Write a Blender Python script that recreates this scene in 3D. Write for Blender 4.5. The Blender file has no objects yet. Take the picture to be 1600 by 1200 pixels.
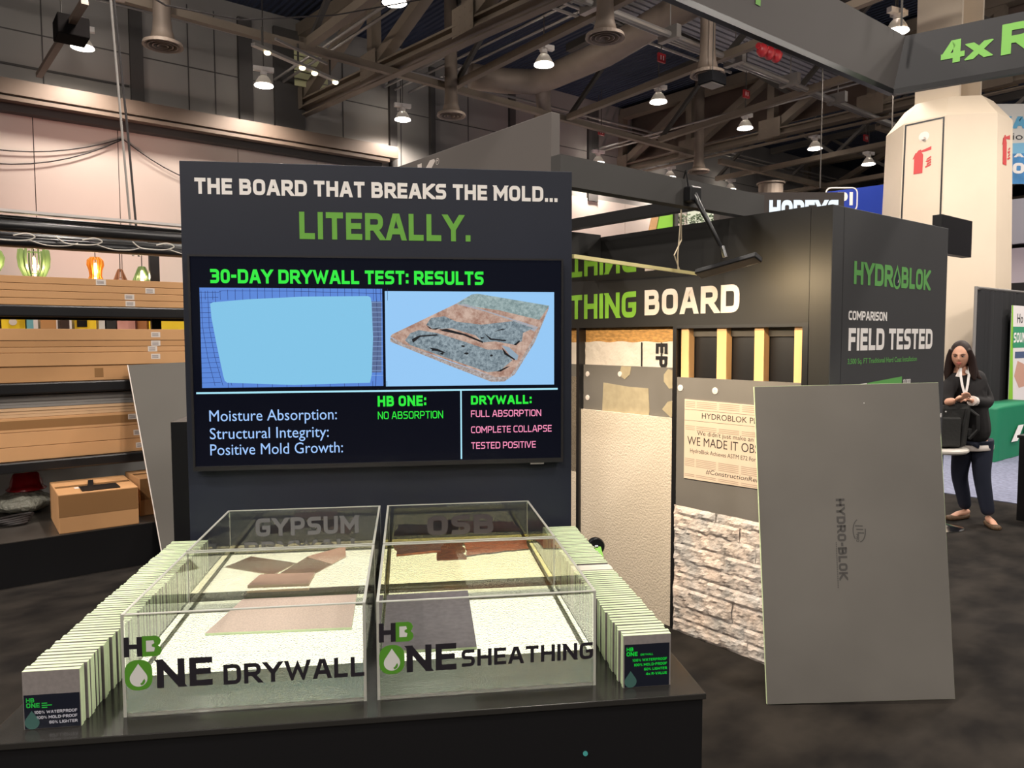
import bpy, bmesh, math, random
from mathutils import Vector, Matrix
random.seed(11)
SC = bpy.context.scene
COL = SC.collection
PI = math.pi

# ------------------------------------------------------------------ camera
cam_data = bpy.data.cameras.new('camera')
cam = bpy.data.objects.new('camera', cam_data)
COL.objects.link(cam)
cam_data.sensor_fit = 'HORIZONTAL'
cam_data.sensor_width = 36.0
cam_data.lens = 1169.4 / 1600 * 36.0
cam_data.clip_end = 300
_p, _r = math.radians(3.52), math.radians(0.151)
_fw = Vector((0, math.cos(_p), -math.sin(_p)))
_dn = Vector((0, -math.sin(_p), -math.cos(_p)))
_rt = Vector((1, 0, 0))
_rt2 = _rt * math.cos(_r) + _dn * math.sin(_r)
_dn2 = -_rt * math.sin(_r) + _dn * math.cos(_r)
_m = Matrix((_rt2, -_dn2, -_fw)).transposed().to_4x4()
_m.translation = Vector((0, 0, 1.65))
cam.matrix_world = _m
SC.camera = cam

# ------------------------------------------------------------------ view, world
SC.view_settings.view_transform = 'Standard'
SC.view_settings.look = 'None'
SC.view_settings.gamma = 1.0
SC.view_settings.use_curve_mapping = False
SC.view_settings.exposure = 0.0
SC.cycles.max_bounces = 14
SC.cycles.transmission_bounces = 12
SC.cycles.glossy_bounces = 6
SC.cycles.diffuse_bounces = 4
SC.cycles.transparent_max_bounces = 12
SC.cycles.sample_clamp_indirect = 6.0
world = bpy.data.worlds.new('hall_air')
SC.world = world
world.use_nodes = True
_bg = world.node_tree.nodes['Background']
_bg.inputs[0].default_value = (0.80, 0.84, 1.0, 1)
_bg.inputs[1].default_value = 0.10

# frames: W = world, T = touch display (turned 8 deg), H = hall and booth (turned 38.5 deg)
FR = {'W': 0.0, 'T': math.radians(7.993), 'H': math.radians(38.487)}
def tow(F, p):
    a = FR[F]; c, s = math.cos(a), math.sin(a)
    return Vector((p[0]*c - p[1]*s, p[0]*s + p[1]*c, p[2]))
def toh(p):
    a = FR['H']; c, s = math.cos(a), math.sin(a)
    return Vector((p[0]*c + p[1]*s, -p[0]*s + p[1]*c, p[2]))

# ------------------------------------------------------------------ lights of the hall
LAMP_W = 420.0
def lamp_light(name, F, p, power, col, radius=0.18):
    l = bpy.data.lights.new(name, 'POINT'); l.energy = power; l.color = col; l.shadow_soft_size = radius
    o = bpy.data.objects.new(name, l); COL.objects.link(o); o.location = tow(F, p); return o
def bay_light(name, F, p, power, col):
    l = bpy.data.lights.new(name, 'SPOT'); l.energy = power; l.color = col; l.shadow_soft_size = 0.17
    l.spot_size = math.radians(158); l.spot_blend = 0.55
    o = bpy.data.objects.new(name, l); COL.objects.link(o); o.location = tow(F, p)
    lamp_light('bowl_light', F, (p[0], p[1], p[2]+0.42), power*0.17, col, 0.1); return o
def area_light(name, F, p, target, sx, sy, power, col, spread=PI):
    l = bpy.data.lights.new(name, 'AREA'); l.energy = power; l.color = col
    l.shape = 'RECTANGLE'; l.size = sx; l.size_y = sy; l.spread = spread
    o = bpy.data.objects.new(name, l); COL.objects.link(o)
    a = tow(F, p); b = tow(F, target); o.location = a
    o.rotation_euler = (b - a).to_track_quat('-Z', 'Y').to_euler(); return o
def spot_light(name, F, p, target, power, col, angle, blend=0.8, radius=0.1):
    l = bpy.data.lights.new(name, 'SPOT'); l.energy = power; l.color = col; l.spot_size = angle
    l.spot_blend = blend; l.shadow_soft_size = radius
    o = bpy.data.objects.new(name, l); COL.objects.link(o)
    a = tow(F, p); b = tow(F, target); o.location = a
    o.rotation_euler = (b - a).to_track_quat('-Z', 'Y').to_euler(); return o
# the hall's high-bay lamps hang on a regular grid; those outside the frame shine too
VISIBLE_LAMPS = [(2.6,15.85),(5.95,15.85),(9.5,16.2),(9.8,11.3),(13.35,11.45),(16.75,11.5),(16.5,16.5),(19.85,16.5),(23.2,16.5),(20.1,11.5),(23.2,11.5),(13.6,6.3),(6.15,10.7)]
for (x, y) in VISIBLE_LAMPS:
    bay_light('high_bay_light', 'H', (x, y, 6.86), LAMP_W, (1.0, 0.90, 0.80))
for x in (-9.5, -4.2, 2.6, 9.5):
    for y in (-8.0, -2.9, 1.9, 6.3):
        bay_light('high_bay_light', 'H', (x, y, 6.9), LAMP_W*1.5, (1.0, 0.91, 0.82))
for (x, y) in ((10.0,1.0),(13.3,1.2),(13.0,-3.5),(-2.0,11.0),(2.4,11.0),(16.6,1.5),(19.0,6.2),(24.0,6.2),(15,-4)):
    bay_light('high_bay_light', 'H', (x, y, 6.9), LAMP_W, (1.0, 0.91, 0.82))

# ------------------------------------------------------------------ mesh helpers
def smooth_pts(P, k=6):
    P = [Vector(p) for p in P]; out = []
    for i in range(len(P)-1):
        a, b, c, d = P[max(i-1,0)], P[i], P[i+1], P[min(i+2,len(P)-1)]
        for q in range(k):
            t = q/k; out.append(0.5*((2*b)+(c-a)*t+(2*a-5*b+4*c-d)*t*t+(3*b-a-3*c+d)*t**3))
    return out + [P[-1]]
class MB:
    def __init__(s):
        s.v = []; s.f = []; s.m = []; s.mi = 0
    def add(s, vs, fs):
        o = len(s.v); s.v += [tuple(v) for v in vs]
        for f in fs:
            s.f.append([i + o for i in f]); s.m.append(s.mi)
        return s
    def box(s, x0, x1, y0, y1, z0, z1):
        vs = [(x, y, z) for z in (z0, z1) for y in (y0, y1) for x in (x0, x1)]
        return s.add(vs, [(0,2,3,1),(4,5,7,6),(0,1,5,4),(2,6,7,3),(0,4,6,2),(1,3,7,5)])
    def bar(s, p, q, w, h=None, up=(0,0,1)):
        h = h or w; p = Vector(p); q = Vector(q); d = (q - p).normalized()
        a = d.cross(Vector(up))
        if a.length < 1e-4: a = d.cross(Vector((0,1,0)))
        a.normalize(); b = a.cross(d)
        vs = [c + a*i*w/2 + b*j*h/2 for c in (p, q) for (i, j) in ((-1,-1),(1,-1),(1,1),(-1,1))]
        return s.add(vs, [(0,1,2,3),(4,7,6,5),(0,4,5,1),(1,5,6,2),(2,6,7,3),(3,7,4,0)])
    def tube(s, pts, r, n=8):
        pts = [Vector(p) for p in pts]
        rs = r if isinstance(r, (list, tuple)) else [r]*len(pts)
        t0 = (pts[1] - pts[0]).normalized()
        a = t0.cross(Vector((0,0,1)))
        if a.length < 1e-3: a = t0.cross(Vector((0,1,0)))
        a.normalize(); vs = []
        for i, p in enumerate(pts):
            t = (pts[min(i+1, len(pts)-1)] - pts[max(i-1, 0)])
            t = t.normalized() if t.length > 1e-9 else t0
            a = (a - t*a.dot(t)).normalized(); b = t.cross(a)
            for k in range(n):
                an = 2*PI*k/n
                vs.append(p + (a*math.cos(an) + b*math.sin(an))*rs[i])
        fs = []
        for i in range(len(pts)-1):
            for k in range(n):
                k2 = (k+1) % n
                fs.append((i*n+k, i*n+k2, (i+1)*n+k2, (i+1)*n+k))
        fs.append(tuple(range(n))[::-1]); fs.append(tuple((len(pts)-1)*n+k for k in range(n)))
        return s.add(vs, fs)
    def lathe(s, prof, c=(0,0,0), n=24, closed=False):
        vs = []
        for (r, z) in prof:
            for k in range(n):
                an = 2*PI*k/n
                vs.append((c[0]+r*math.cos(an), c[1]+r*math.sin(an), c[2]+z))
        fs = []; L = len(prof)
        for i in range(L if closed else L-1):
            j = (i+1) % L
            for k in range(n):
                k2 = (k+1) % n
                fs.append((i*n+k, i*n+k2, j*n+k2, j*n+k))
        if not closed:
            if prof[0][0] > 1e-6: fs.append(tuple(range(n))[::-1])
            if prof[-1][0] > 1e-6: fs.append(tuple((L-1)*n+k for k in range(n)))
        return s.add(vs, fs)
    def slab(s, poly, O, U, V, N, t):
        """2-D polygon (u,v) on plane O,U,V, given thickness t along N"""
        O, U, V, N = Vector(O), Vector(U), Vector(V), Vector(N)
        a = [O + U*u + V*v for (u, v) in poly]; b = [p + N*t for p in a]; n = len(poly)
        return s.add(a + b, [tuple(range(n))[::-1], tuple(range(n, 2*n))] + [(i, (i+1) % n, n+(i+1) % n, n+i) for i in range(n)])
    def flat(s, poly, O, U, V):
        O, U, V = Vector(O), Vector(U), Vector(V)
        return s.add([O + U*u + V*v for (u, v) in poly], [tuple(range(len(poly)))])
    def ellipsoid(s, c, r, nu=16, nv=10, M=None):
        vs = []; fs = []
        for j in range(nv+1):
            th = PI*j/nv
            for i in range(nu):
                ph = 2*PI*i/nu
                p = Vector((r[0]*math.sin(th)*math.cos(ph), r[1]*math.sin(th)*math.sin(ph), r[2]*math.cos(th)))
                if M: p = M @ p
                vs.append(p + Vector(c))
        for j in range(nv):
            for i in range(nu):
                i2 = (i+1) % nu
                fs.append((j*nu+i, (j+1)*nu+i, (j+1)*nu+i2, j*nu+i2))
        return s.add(vs, fs)

BASE = {}
def root_of(o):
    while o.parent: o = o.parent
    return o
def link_mesh(name, mb, mats, base, smooth=False, bevel=0.0, merge=False, flip=True):
    me = bpy.data.meshes.new(name)
    me.from_pydata([(v[0]-base[0], v[1]-base[1], v[2]-base[2]) for v in mb.v], [], mb.f)
    mats = mats if isinstance(mats, (list, tuple)) else [mats]
    for m in mats: me.materials.append(m)
    if len(mats) > 1:
        for i, p in enumerate(me.polygons): p.material_index = mb.m[i]
    bm = bmesh.new(); bm.from_mesh(me)
    if merge: bmesh.ops.remove_doubles(bm, verts=bm.verts, dist=1e-5)
    if flip: bmesh.ops.recalc_face_normals(bm, faces=bm.faces)
    bm.to_mesh(me); bm.free()
    if smooth:
        for p in me.polygons: p.use_smooth = True
    o = bpy.data.objects.new(name, me); COL.objects.link(o)
    if bevel:
        b = o.modifiers.new('edge', 'BEVEL'); b.width = bevel; b.segments = 2; b.limit_method = 'ANGLE'
    if smooth == 'auto':
        es = o.modifiers.new('split', 'EDGE_SPLIT'); es.split_angle = math.radians(40)
    return o
def setp(o, label=None, cat=None, group=None, kind=None):
    if label: o['label'] = label
    if cat: o['category'] = cat
    if group: o['group'] = group
    if kind: o['kind'] = kind
    return o
def thing(name, label, cat, F, base, group=None, kind=None):
    o = bpy.data.objects.new(name, None); COL.objects.link(o)
    o.empty_display_size = 0.05
    o.location = tow(F, base); o.rotation_euler = (0, 0, FR[F]); BASE[o.name] = Vector(base)
    return setp(o, label, cat, group, kind)
def part(parent, name, mb, mats, label=None, **k):
    o = link_mesh(name, mb, mats, BASE[root_of(parent).name], **k); o.parent = parent
    if label: o['label'] = label
    return o
def single(name, label, cat, mb, mats, F, base, group=None, kind=None, **k):
    o = link_mesh(name, mb, mats, base, **k)
    o.location = tow(F, base); o.rotation_euler = (0, 0, FR[F]); BASE[o.name] = Vector(base)
    return setp(o, label, cat, group, kind)
def structure(name, mb, mats, F='H', base=(0,0,0), **k):
    return single(name, None, None, mb, mats, F, base, kind='structure', **k)
def copy_thing(r, F, base, label=None):
    c = r.copy(); COL.objects.link(c); c.location = tow(F, base); BASE[c.name] = Vector(base)
    if label: c['label'] = label
    for ch in r.children:
        d = ch.copy(); COL.objects.link(d); d.parent = c
        for g in ch.children:
            e = g.copy(); COL.objects.link(e); e.parent = d
    return c

# ------------------------------------------------------------------ materials
def lin(c):
    return tuple((x/255/12.92) if x/255 <= 0.04045 else ((x/255+0.055)/1.055)**2.4 for x in c)
def M(name, rgb, rough=0.6, metal=0.0, spec=0.5, noise=None, bump=None, emit=None, rgb2=None):
    m = bpy.data.materials.new(name); m.use_nodes = True
    nt = m.node_tree; N = nt.nodes; b = N['Principled BSDF']
    c = lin(rgb); b.inputs['Base Color'].default_value = (*c, 1)
    b.inputs['Roughness'].default_value = rough; b.inputs['Metallic'].default_value = metal
    b.inputs['Specular IOR Level'].default_value = spec
    tc = None
    def coords():
        nonlocal tc
        if tc is None: tc = N.new('ShaderNodeTexCoord')
        return tc.outputs['Object']
    if noise:
        sc, amt = noise[0], noise[1]
        t = N.new('ShaderNodeTexNoise'); t.inputs['Scale'].default_value = sc; t.inputs['Detail'].default_value = 5
        if len(noise) > 2:
            mp = N.new('ShaderNodeMapping'); mp.inputs['Scale'].default_value = noise[2]
            nt.links.new(coords(), mp.inputs[0]); nt.links.new(mp.outputs[0], t.inputs[0])
        else: nt.links.new(coords(), t.inputs[0])
        r = N.new('ShaderNodeValToRGB')
        c2 = lin(rgb2) if rgb2 else tuple(x*(1-amt) for x in c)
        c1 = c if rgb2 else tuple(min(1, x*(1+amt)) for x in c)
        r.color_ramp.elements[0].position = 0.35; r.color_ramp.elements[1].position = 0.65
        r.color_ramp.elements[0].color = (*c2, 1); r.color_ramp.elements[1].color = (*c1, 1)
        nt.links.new(t.outputs['Fac'], r.inputs[0]); nt.links.new(r.outputs[0], b.inputs['Base Color'])
    if bump:
        t = N.new('ShaderNodeTexNoise'); t.inputs['Scale'].default_value = bump[0]; t.inputs['Detail'].default_value = 4
        nt.links.new(coords(), t.inputs[0])
        bp = N.new('ShaderNodeBump'); bp.inputs['Strength'].default_value = bump[1]; bp.inputs['Distance'].default_value = bump[2] if len(bump) > 2 else 0.01
        nt.links.new(t.outputs['Fac'], bp.inputs['Height']); nt.links.new(bp.outputs[0], b.inputs['Normal'])
    if emit:
        b.inputs['Emission Color'].default_value = (*lin(emit[0]), 1); b.inputs['Emission Strength'].default_value = emit[1]
    return m
def glass(name, col, ior, rough=0.0):
    m = bpy.data.materials.new(name); m.use_nodes = True
    nt = m.node_tree; nt.nodes.clear()
    g = nt.nodes.new('ShaderNodeBsdfGlass'); g.inputs['Color'].default_value = (*col, 1)
    g.inputs['IOR'].default_value = ior; g.inputs['Roughness'].default_value = rough
    o = nt.nodes.new('ShaderNodeOutputMaterial'); nt.links.new(g.outputs[0], o.inputs[0])
    return m
def glow(name, rgb, k):
    return M(name, (5,5,5), 0.4, emit=(rgb, k))

# ------------------------------------------------------------------ lettering: a squared stroke alphabet, and the built-in font for small letters
R_ = 1
GL = {
 'A': (0.86, [[(0,0),(0.40,1),(0.60,1),(1,0)], [(0.16,0.29),(0.84,0.29)]]),
 'B': (0.80, [[(0,0),(0,1)], [(0,1),(0.93,1,1),(0.93,0.52,1),(0,0.52)], [(0,0),(1,0,1),(1,0.52,1),(0.5,0.52)]]),
 'C': (0.74, [[(1,1),(0,1,1),(0,0,1),(1,0)]]),
 'D': (0.82, ['c', [(0,0),(0,1),(1,1,1),(1,0,1)]]),
 'E': (0.70, [[(1,1),(0,1),(0,0),(1,0)], [(0,0.51),(0.9,0.51)]]),
 'F': (0.68, [[(1,1),(0,1),(0,0)], [(0,0.49),(0.9,0.49)]]),
 'G': (0.80, [[(0.98,1),(0,1,1),(0,0,1),(1,0,1),(1,0.48),(0.62,0.48)]]),
 'H': (0.82, [[(0,0),(0,1)], [(1,0),(1,1)], [(0,0.51),(1,0.51)]]),
 'I': (0.0, [[(0,0),(0,1)]]),
 'J': (0.6, [[(1,1),(1,0,1),(0,0)]]),
 'K': (0.80, [[(0,0),(0,1)], [(0.98,1.0),(0.12,0.5),(1,0)]]),
 'L': (0.66, [[(0,1),(0,0),(1,0)]]),
 'M': (1.02, [[(0,0),(0,1)], [(0.02,1),(0.5,0.3),(0.98,1)], [(1,1),(1,0)]]),
 'N': (0.84, [[(0,0),(0,1)], [(0.04,1),(0.96,0)], [(1,0),(1,1)]]),
 'O': (0.82, ['c', [(0,0,1),(0,1,1),(1,1,1),(1,0,1)]]),
 'P': (0.78, [[(0,0),(0,1)], [(0,1),(1,1,1),(1,0.42,1),(0,0.42)]]),
 'R': (0.80, [[(0,0),(0,1)], [(0,1),(0.98,1,1),(0.98,0.45,1),(0,0.45)], [(0.5,0.45),(1,0)]]),
 'S': (0.76, [[(0.97,1),(0,1,1),(0,0.52,1),(1,0.52,1),(1,0,1),(0.03,0)]]),
 'T': (0.74, [[(0,1),(1,1)], [(0.5,1),(0.5,0)]]),
 'U': (0.80, [[(0,1),(0,0,1),(1,0,1),(1,1)]]),
 'V': (0.86, [[(0,1),(0.45,0.02),(0.55,0.02),(1,1)]]),
 'W': (1.22, [[(0,1),(0.24,0),(0.5,0.85),(0.76,0),(1,1)]]),
 'X': (0.84, [[(0,0),(1,1)], [(0,1),(1,0)]]),
 'Y': (0.84, [[(0,1),(0.5,0.45),(1,1)], [(0.5,0.5),(0.5,0)]]),
 'Z': (0.74, [[(0,1),(1,1),(0,0),(1,0)]]),
 '0': (0.72, ['c', [(0,0,1),(0,1,1),(1,1,1),(1,0,1)]]),
 '1': (0.42, [[(0,0.82),(0.8,1),(0.8,0)]]),
 '2': (0.70, [[(0,1),(1,1,1),(1,0.55,1),(0,0.4,1),(0,0),(1,0)]]),
 '3': (0.70, [[(0,1),(1,1,1),(1,0.52,1),(0.3,0.52)], [(0.5,0.52),(1,0.52,1),(1,0,1),(0,0)]]),
 '4': (0.78, [[(0.74,0),(0.74,1),(0.52,1),(0,0.27)], [(0,0.27),(1,0.27)]]),
 '5': (0.72, [[(1,1),(0,1),(0,0.55),(1,0.55,1),(1,0,1),(0,0)]]),
 '6': (0.74, [[(0.95,1),(0,1,1),(0,0,1),(1,0,1),(1,0.55,1)], [(1,0.55),(0,0.55)]]),
 '8': (0.74, ['c', [(0,0,1),(0,1,1),(1,1,1),(1,0,1)], [(0,0.52),(1,0.52)]]),
 '9': (0.74, [[(0,0.45,1),(0,1,1),(1,1,1),(1,0,1),(0.05,0)], [(0,0.45),(1,0.45)]]),
 '%': (0.95, [[(0.15,0),(0.85,1)], 'c', [(0,0.66),(0,1),(0.26,1),(0.26,0.66)], [(0.74,0),(0.74,0.34),(1,0.34),(1,0)]]),
 '-': (0.40, [[(0,0.5),(1,0.5)]]),
 '.': (0.0, [[(0,0),(0,0.02)]]), ',': (0.0, [[(0,-0.12),(0,0.02)]]),
 ':': (0.0, [[(0,0.1),(0,0.12)], [(0,0.72),(0,0.74)]]),
}
def _offset_path(pts, hw, closed, rad, top=1.0):
    """centre line with rounded corners -> list of quads"""
    P = [Vector((p[0], p[1])) for p in pts]; rd = [len(p) > 2 and p[2] for p in pts]; n = len(P); out = []
    for i in range(n):
        if rd[i] and (closed or 0 < i < n-1):
            a, b, c = P[i-1], P[i], P[(i+1) % n]
            d1 = (a-b); d2 = (c-b); r = min(rad, d1.length*0.5, d2.length*0.5)
            p1 = b + d1.normalized()*r; p2 = b + d2.normalized()*r
            for k in range(6):
                t = k/5; out.append(p1*(1-t)**2*1.0 + b*2*t*(1-t) + p2*t*t)
        else: out.append(P[i])
    Q = []
    for p in out:
        if not Q or (p-Q[-1]).length > 1e-6: Q.append(p)
    if closed and (Q[0]-Q[-1]).length < 1e-6: Q.pop()
    n = len(Q)
    if not closed:
        def ext(e, d):
            d = d.normalized(); return e + d*hw*(1.0 if min(abs(d.x), abs(d.y)) < 1e-3 else (1.9 if e.y < hw*1.05 or e.y > top-hw*1.05 else 0.2))
        Q[0] = ext(Q[0], Q[0]-Q[1]); Q[-1] = ext(Q[-1], Q[-1]-Q[-2])
    Lf, Rt = [], []
    for i in range(n):
        if closed: d1 = (Q[i]-Q[i-1]).normalized(); d2 = (Q[(i+1) % n]-Q[i]).normalized()
        else:
            d1 = (Q[i]-Q[i-1]).normalized() if i else (Q[1]-Q[0]).normalized()
            d2 = (Q[i+1]-Q[i]).normalized() if i < n-1 else d1
        nn = Vector((-d1.y-d2.y, d1.x+d2.x))
        nn = nn.normalized() if nn.length > 1e-6 else Vector((-d1.y, d1.x))
        k = hw/max(0.42, nn.dot(Vector((-d1.y, d1.x))))
        Lf.append(Q[i]+nn*k); Rt.append(Q[i]-nn*k)
    m = n if closed else n-1
    return [[Rt[i], Rt[(i+1) % n], Lf[(i+1) % n], Lf[i]] for i in range(m)]
def _clip(poly, y, keep_above):
    out = []
    for i in range(len(poly)):
        a, b = poly[i-1], poly[i]; ia = (a.y >= y) == keep_above; ib = (b.y >= y) == keep_above
        if ia != ib: out.append(a + (b-a)*((y-a.y)/(b.y-a.y)))
        if ib: out.append(b)
    return out
def tech(mb, text, O, U, V, h, weight=0.2, gap=0.14, fit=None, align='l', wscale=1.0, off=0.0):
    """capital lettering, cap height h; fit = total width; returns width"""
    x = 0.0; polys = []; j = 0
    for ch in text:
        if ch == ' ': x += 0.36*wscale; continue
        if ch == 'x': w, g = GL['X']; sy = 0.72; w = w*0.8
        else: w, g = GL[ch]; sy = 1.0
        w = max(w*wscale - weight, 0.0); closed = False
        for path in g:
            if path in ('c','o'): closed = path == 'c'; continue
            pts = [(x + weight/2 + p[0]*w, weight/2 + p[1]*(sy-weight), *p[2:]) for p in path]
            if ch in '%': q = _offset_path(pts, weight*0.30, closed, 0.2)
            else:
                q = _offset_path(pts, weight/2, closed, 0.24, sy)
            if closed and ch not in '%': closed = False
            for pl in q:
                pl = [Vector((v.x, v.y)) for v in pl]
                if ch not in ',':
                    pl = _clip(pl, 0.0, True)
                    if pl: pl = _clip(pl, sy, False)
                if len(pl) >= 3: polys.append((pl, j))
            j += 1
        x += w + weight + gap
    tot = x - gap; k = (fit/(tot*h)) if fit else 1.0
    sh = {'l': 0, 'c': -tot*h*k/2, 'r': -tot*h*k}[align]
    O, U, V = Vector(O), Vector(U), Vector(V); N = U.cross(V)
    for pl, j in polys:
        mb.add([O + U*(v.x*h*k + sh) + V*(v.y*h) + N*(off + 0.00006*(j % 6)) for v in pl], [tuple(range(len(pl)))])
    return tot*h*k
_fc = {}
def font(mb, text, O, U, V, h, fit=None, bold=0.0, align='l', shear=0.0):
    def raw(t):
        cu = bpy.data.curves.new('tmp', 'FONT'); cu.body = t; cu.offset = bold; cu.resolution_u = 3
        ob = bpy.data.objects.new('tmp', cu); COL.objects.link(ob)
        dg = bpy.context.evaluated_depsgraph_get(); dg.update()
        me = bpy.data.meshes.new_from_object(ob.evaluated_get(dg))
        vs = [v.co.copy() for v in me.vertices]; fs = [tuple(p.vertices) for p in me.polygons]
        bpy.data.objects.remove(ob); bpy.data.curves.remove(cu); bpy.data.meshes.remove(me)
        return vs, fs
    if 'cap' not in _fc:
        b0 = bold; bold = 0; vs, fs = raw('H'); bold = b0
        _fc['cap'] = max(v.y for v in vs)
    vs, fs = raw(text); s = h/_fc['cap']
    x0 = min(v.x for v in vs); x1 = max(v.x for v in vs); k = (fit/((x1-x0)*s)) if fit else 1.0
    sh = {'l': 0, 'c': -(x1-x0)/2, 'r': -(x1-x0)}[align]
    O, U, V = Vector(O), Vector(U), Vector(V)
    mb.add([O + U*((v.x-x0+sh)*s*k + shear*v.y*s) + V*(v.y*s) for v in vs], fs)
    return (x1-x0)*s*k
UX, UZ = (1,0,0), (0,0,1)
WY = (0,-1,0)          # reading direction on a wall that faces -x
def drop_poly(cx, cy, w, h, n=20):
    """water-drop outline"""
    out = []
    r = w/2; top = cy + h/2; cyc = cy - h/2 + r
    a0 = math.radians(30)
    out.append((cx, top))
    for k in range(n+1):
        a = a0 - (PI + 2*a0)*k/n
        out.append((cx + r*math.cos(a), cyc + r*math.sin(a)))
    return out
def rrect(x0, x1, y0, y1, r, n=5):
    out = []
    for (cx, cy, a) in ((x1-r, y0+r, -PI/2), (x1-r, y1-r, 0), (x0+r, y1-r, PI/2), (x0+r, y0+r, PI)):
        for k in range(n+1):
            t = a + PI/2*k/n; out.append((cx + r*math.cos(t), cy + r*math.sin(t)))
    return out
def disc(cx, cy, r, n=20, ry=None):
    return [(cx + r*math.cos(2*PI*k/n), cy + (ry or r)*math.sin(2*PI*k/n)) for k in range(n)]
# ------------------------------------------------------------------ shared materials
m_panel = M('charcoal_laminate', (38,42,54), 0.45, spec=0.35, noise=(1.3, 0.12))
m_panelw = M('black_booth_wall', (33,32,30), 0.5, spec=0.4, noise=(1.1, 0.1))
m_black = M('black_laminate', (22,22,24), 0.35, spec=0.5)
m_blackm = M('black_metal', (24,24,26), 0.35, metal=0.0, spec=0.6)
m_white_ink = M('white_vinyl', (244,240,236), 0.6)
m_green_ink = M('green_vinyl', (106,172,62), 0.6)
m_dark_ink = M('black_vinyl', (24,22,26), 0.5)
m_steel = M('dusty_steel', (122,110,96), 0.7, noise=(0.8, 0.15))
m_steel_dark = M('dark_steel', (66,62,58), 0.7)
m_pipe = M('galvanised_pipe', (150,146,142), 0.4, metal=0.4)
m_galv = M('galvanised_duct', (138,124,112), 0.6, metal=0.2, noise=(2, 0.1))
m_chrome = M('chrome', (200,200,200), 0.15, metal=1.0)
m_card = M('brown_cardboard', (206,158,110), 0.75, noise=(2.0, 0.06), bump=(60, 0.05))
m_card2 = M('brown_cardboard_aged', (196,148,100), 0.75, noise=(2.0, 0.08))
m_tape = M('clear_packing_tape', (150,112,74), 0.18, spec=0.7)
m_label = M('paper_label', (226,216,208), 0.7)
m_print = M('label_print', (120,110,110), 0.8)
m_greyb = M('grey_coated_board', (112,108,102), 0.65, noise=(2.5, 0.07), bump=(300, 0.08))
m_mint = M('mint_foam', (212,230,186), 0.85, noise=(30, 0.04))
m_wood = M('pine_stud', (236,188,130), 0.6, noise=(14, 0.10, (1,1,0.06)))

# ------------------------------------------------------------------ the hall: floor, walls, ceiling
m_carpet = M('black_carpet', (50,46,42), 0.95, spec=0.1, noise=(2.6, 0.1, (1.0,1.5,1.0)), bump=(500, 0.3, 0.004), rgb2=(27,25,24))
f = MB(); f.add([(-40,-40,0),(60,-40,0),(60,17.2,0),(-40,17.2,0)], [(0,1,2,3)])
structure('floor', f, m_carpet, flip=False)
m_aisle = M('blue_grey_carpet', (122,126,146), 0.95, spec=0.1, noise=(25, 0.18), bump=(400, 0.3, 0.004))
f = MB(); f.box(8.44, 14.5, -30, 17, 0.0005, 0.008)
structure('floor_aisle', f, m_aisle)
m_wall_up = M('grey_wall_paint', (136,132,128), 0.85, noise=(0.4, 0.06))
m_wall_lo = M('pale_folding_wall', (206,192,182), 0.8, noise=(0.3, 0.03))
m_wall_dk = M('dark_pilaster', (70,67,65), 0.8)
w = MB()
w.box(-40, 60, 17.0, 17.2, 5.9, 9.0)
structure('wall_back', w, m_wall_up)
w = MB(); w.mi = 0
xs = [-40,-22,-16.4,-12.6,-8.8,-5.0,-1.2,1.9,3.35,5.75,7.6,9.2,11.5,13.6,15.8,18.2,20.6,23,30,60]
for a, b in zip(xs[:-1], xs[1:]): w.box(a+0.008, b-0.008, 16.96, 17.15, 0, 5.98)
w.mi = 1; w.box(-40, 60, 16.99, 17.15, 0, 5.9)
structure('wall_back_lower', w, [m_wall_lo, m_wall_dk])
w = MB()
for (a, b, z0, z1) in ((3.62,3.86,5.9,8.7),(5.8,6.1,5.9,8.7),(6.6,7.3,5.9,8.7),(9.55,9.75,5.9,8.7),(10.75,10.9,5.9,8.7),(13.4,13.6,5.9,8.7),(16.5,16.9,5.9,8.7)): w.box(a, b, 16.9, 17.0, z0, z1)
structure('trim_1', w, m_wall_dk)
w = MB()
for (x, z) in ((3.35,7.4),): w.box(-40, 60, 16.985, 17, z, z+0.02)
for x in (2.1,4.75,5.3,8.3,9.9,12,14.6): w.box(x, x+0.02, 16.985, 17, 5.9, 8.7)
w.box(-40, 3.6, 16.98, 17, 6.75, 6.79)
structure('trim_2', w, m_wall_dk)
m_beamw = M('warm_grey_rail', (104,88,76), 0.6)
w = MB(); w.box(-40, 9.6, 16.6, 17, 6.12, 6.4); w.box(-40, 9.3, 16.5, 17, 5.98, 6.05)
structure('trim_3', w, m_beamw)
w = MB(); w.box(-40, 9.2, 16.72, 17, 5.84, 5.98); w.box(-40,9.4,16.7,17,6.05,6.12)
structure('trim_4', w, m_wall_dk)
w = MB(); w.add([(46,-40,0),(46,17.2,0),(46,17.2,9),(46,-40,9)], [(0,1,2,3)])
structure('wall_right', w, M('far_wall_paint', (92,88,84), 0.9))
m_deck = M('navy_roof_deck', (44,54,78), 0.8)
nt = m_deck.node_tree; wv = nt.nodes.new('ShaderNodeTexWave'); wv.inputs['Scale'].default_value = 2.2; wv.bands_direction = 'X'
tc = nt.nodes.new('ShaderNodeTexCoord'); bp = nt.nodes.new('ShaderNodeBump'); bp.inputs['Strength'].default_value = 0.9; bp.inputs['Distance'].default_value = 0.08
nt.links.new(tc.outputs['Object'], wv.inputs[0]); nt.links.new(wv.outputs['Fac'], bp.inputs['Height']); nt.links.new(bp.outputs[0], nt.nodes['Principled BSDF'].inputs['Normal'])
c = MB(); c.add([(-40,-40,9.0),(60,-40,9.0),(60,17.2,9.0),(-40,17.2,9.0)], [(3,2,1,0)])
structure('ceiling', c, m_deck, flip=False)

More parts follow.
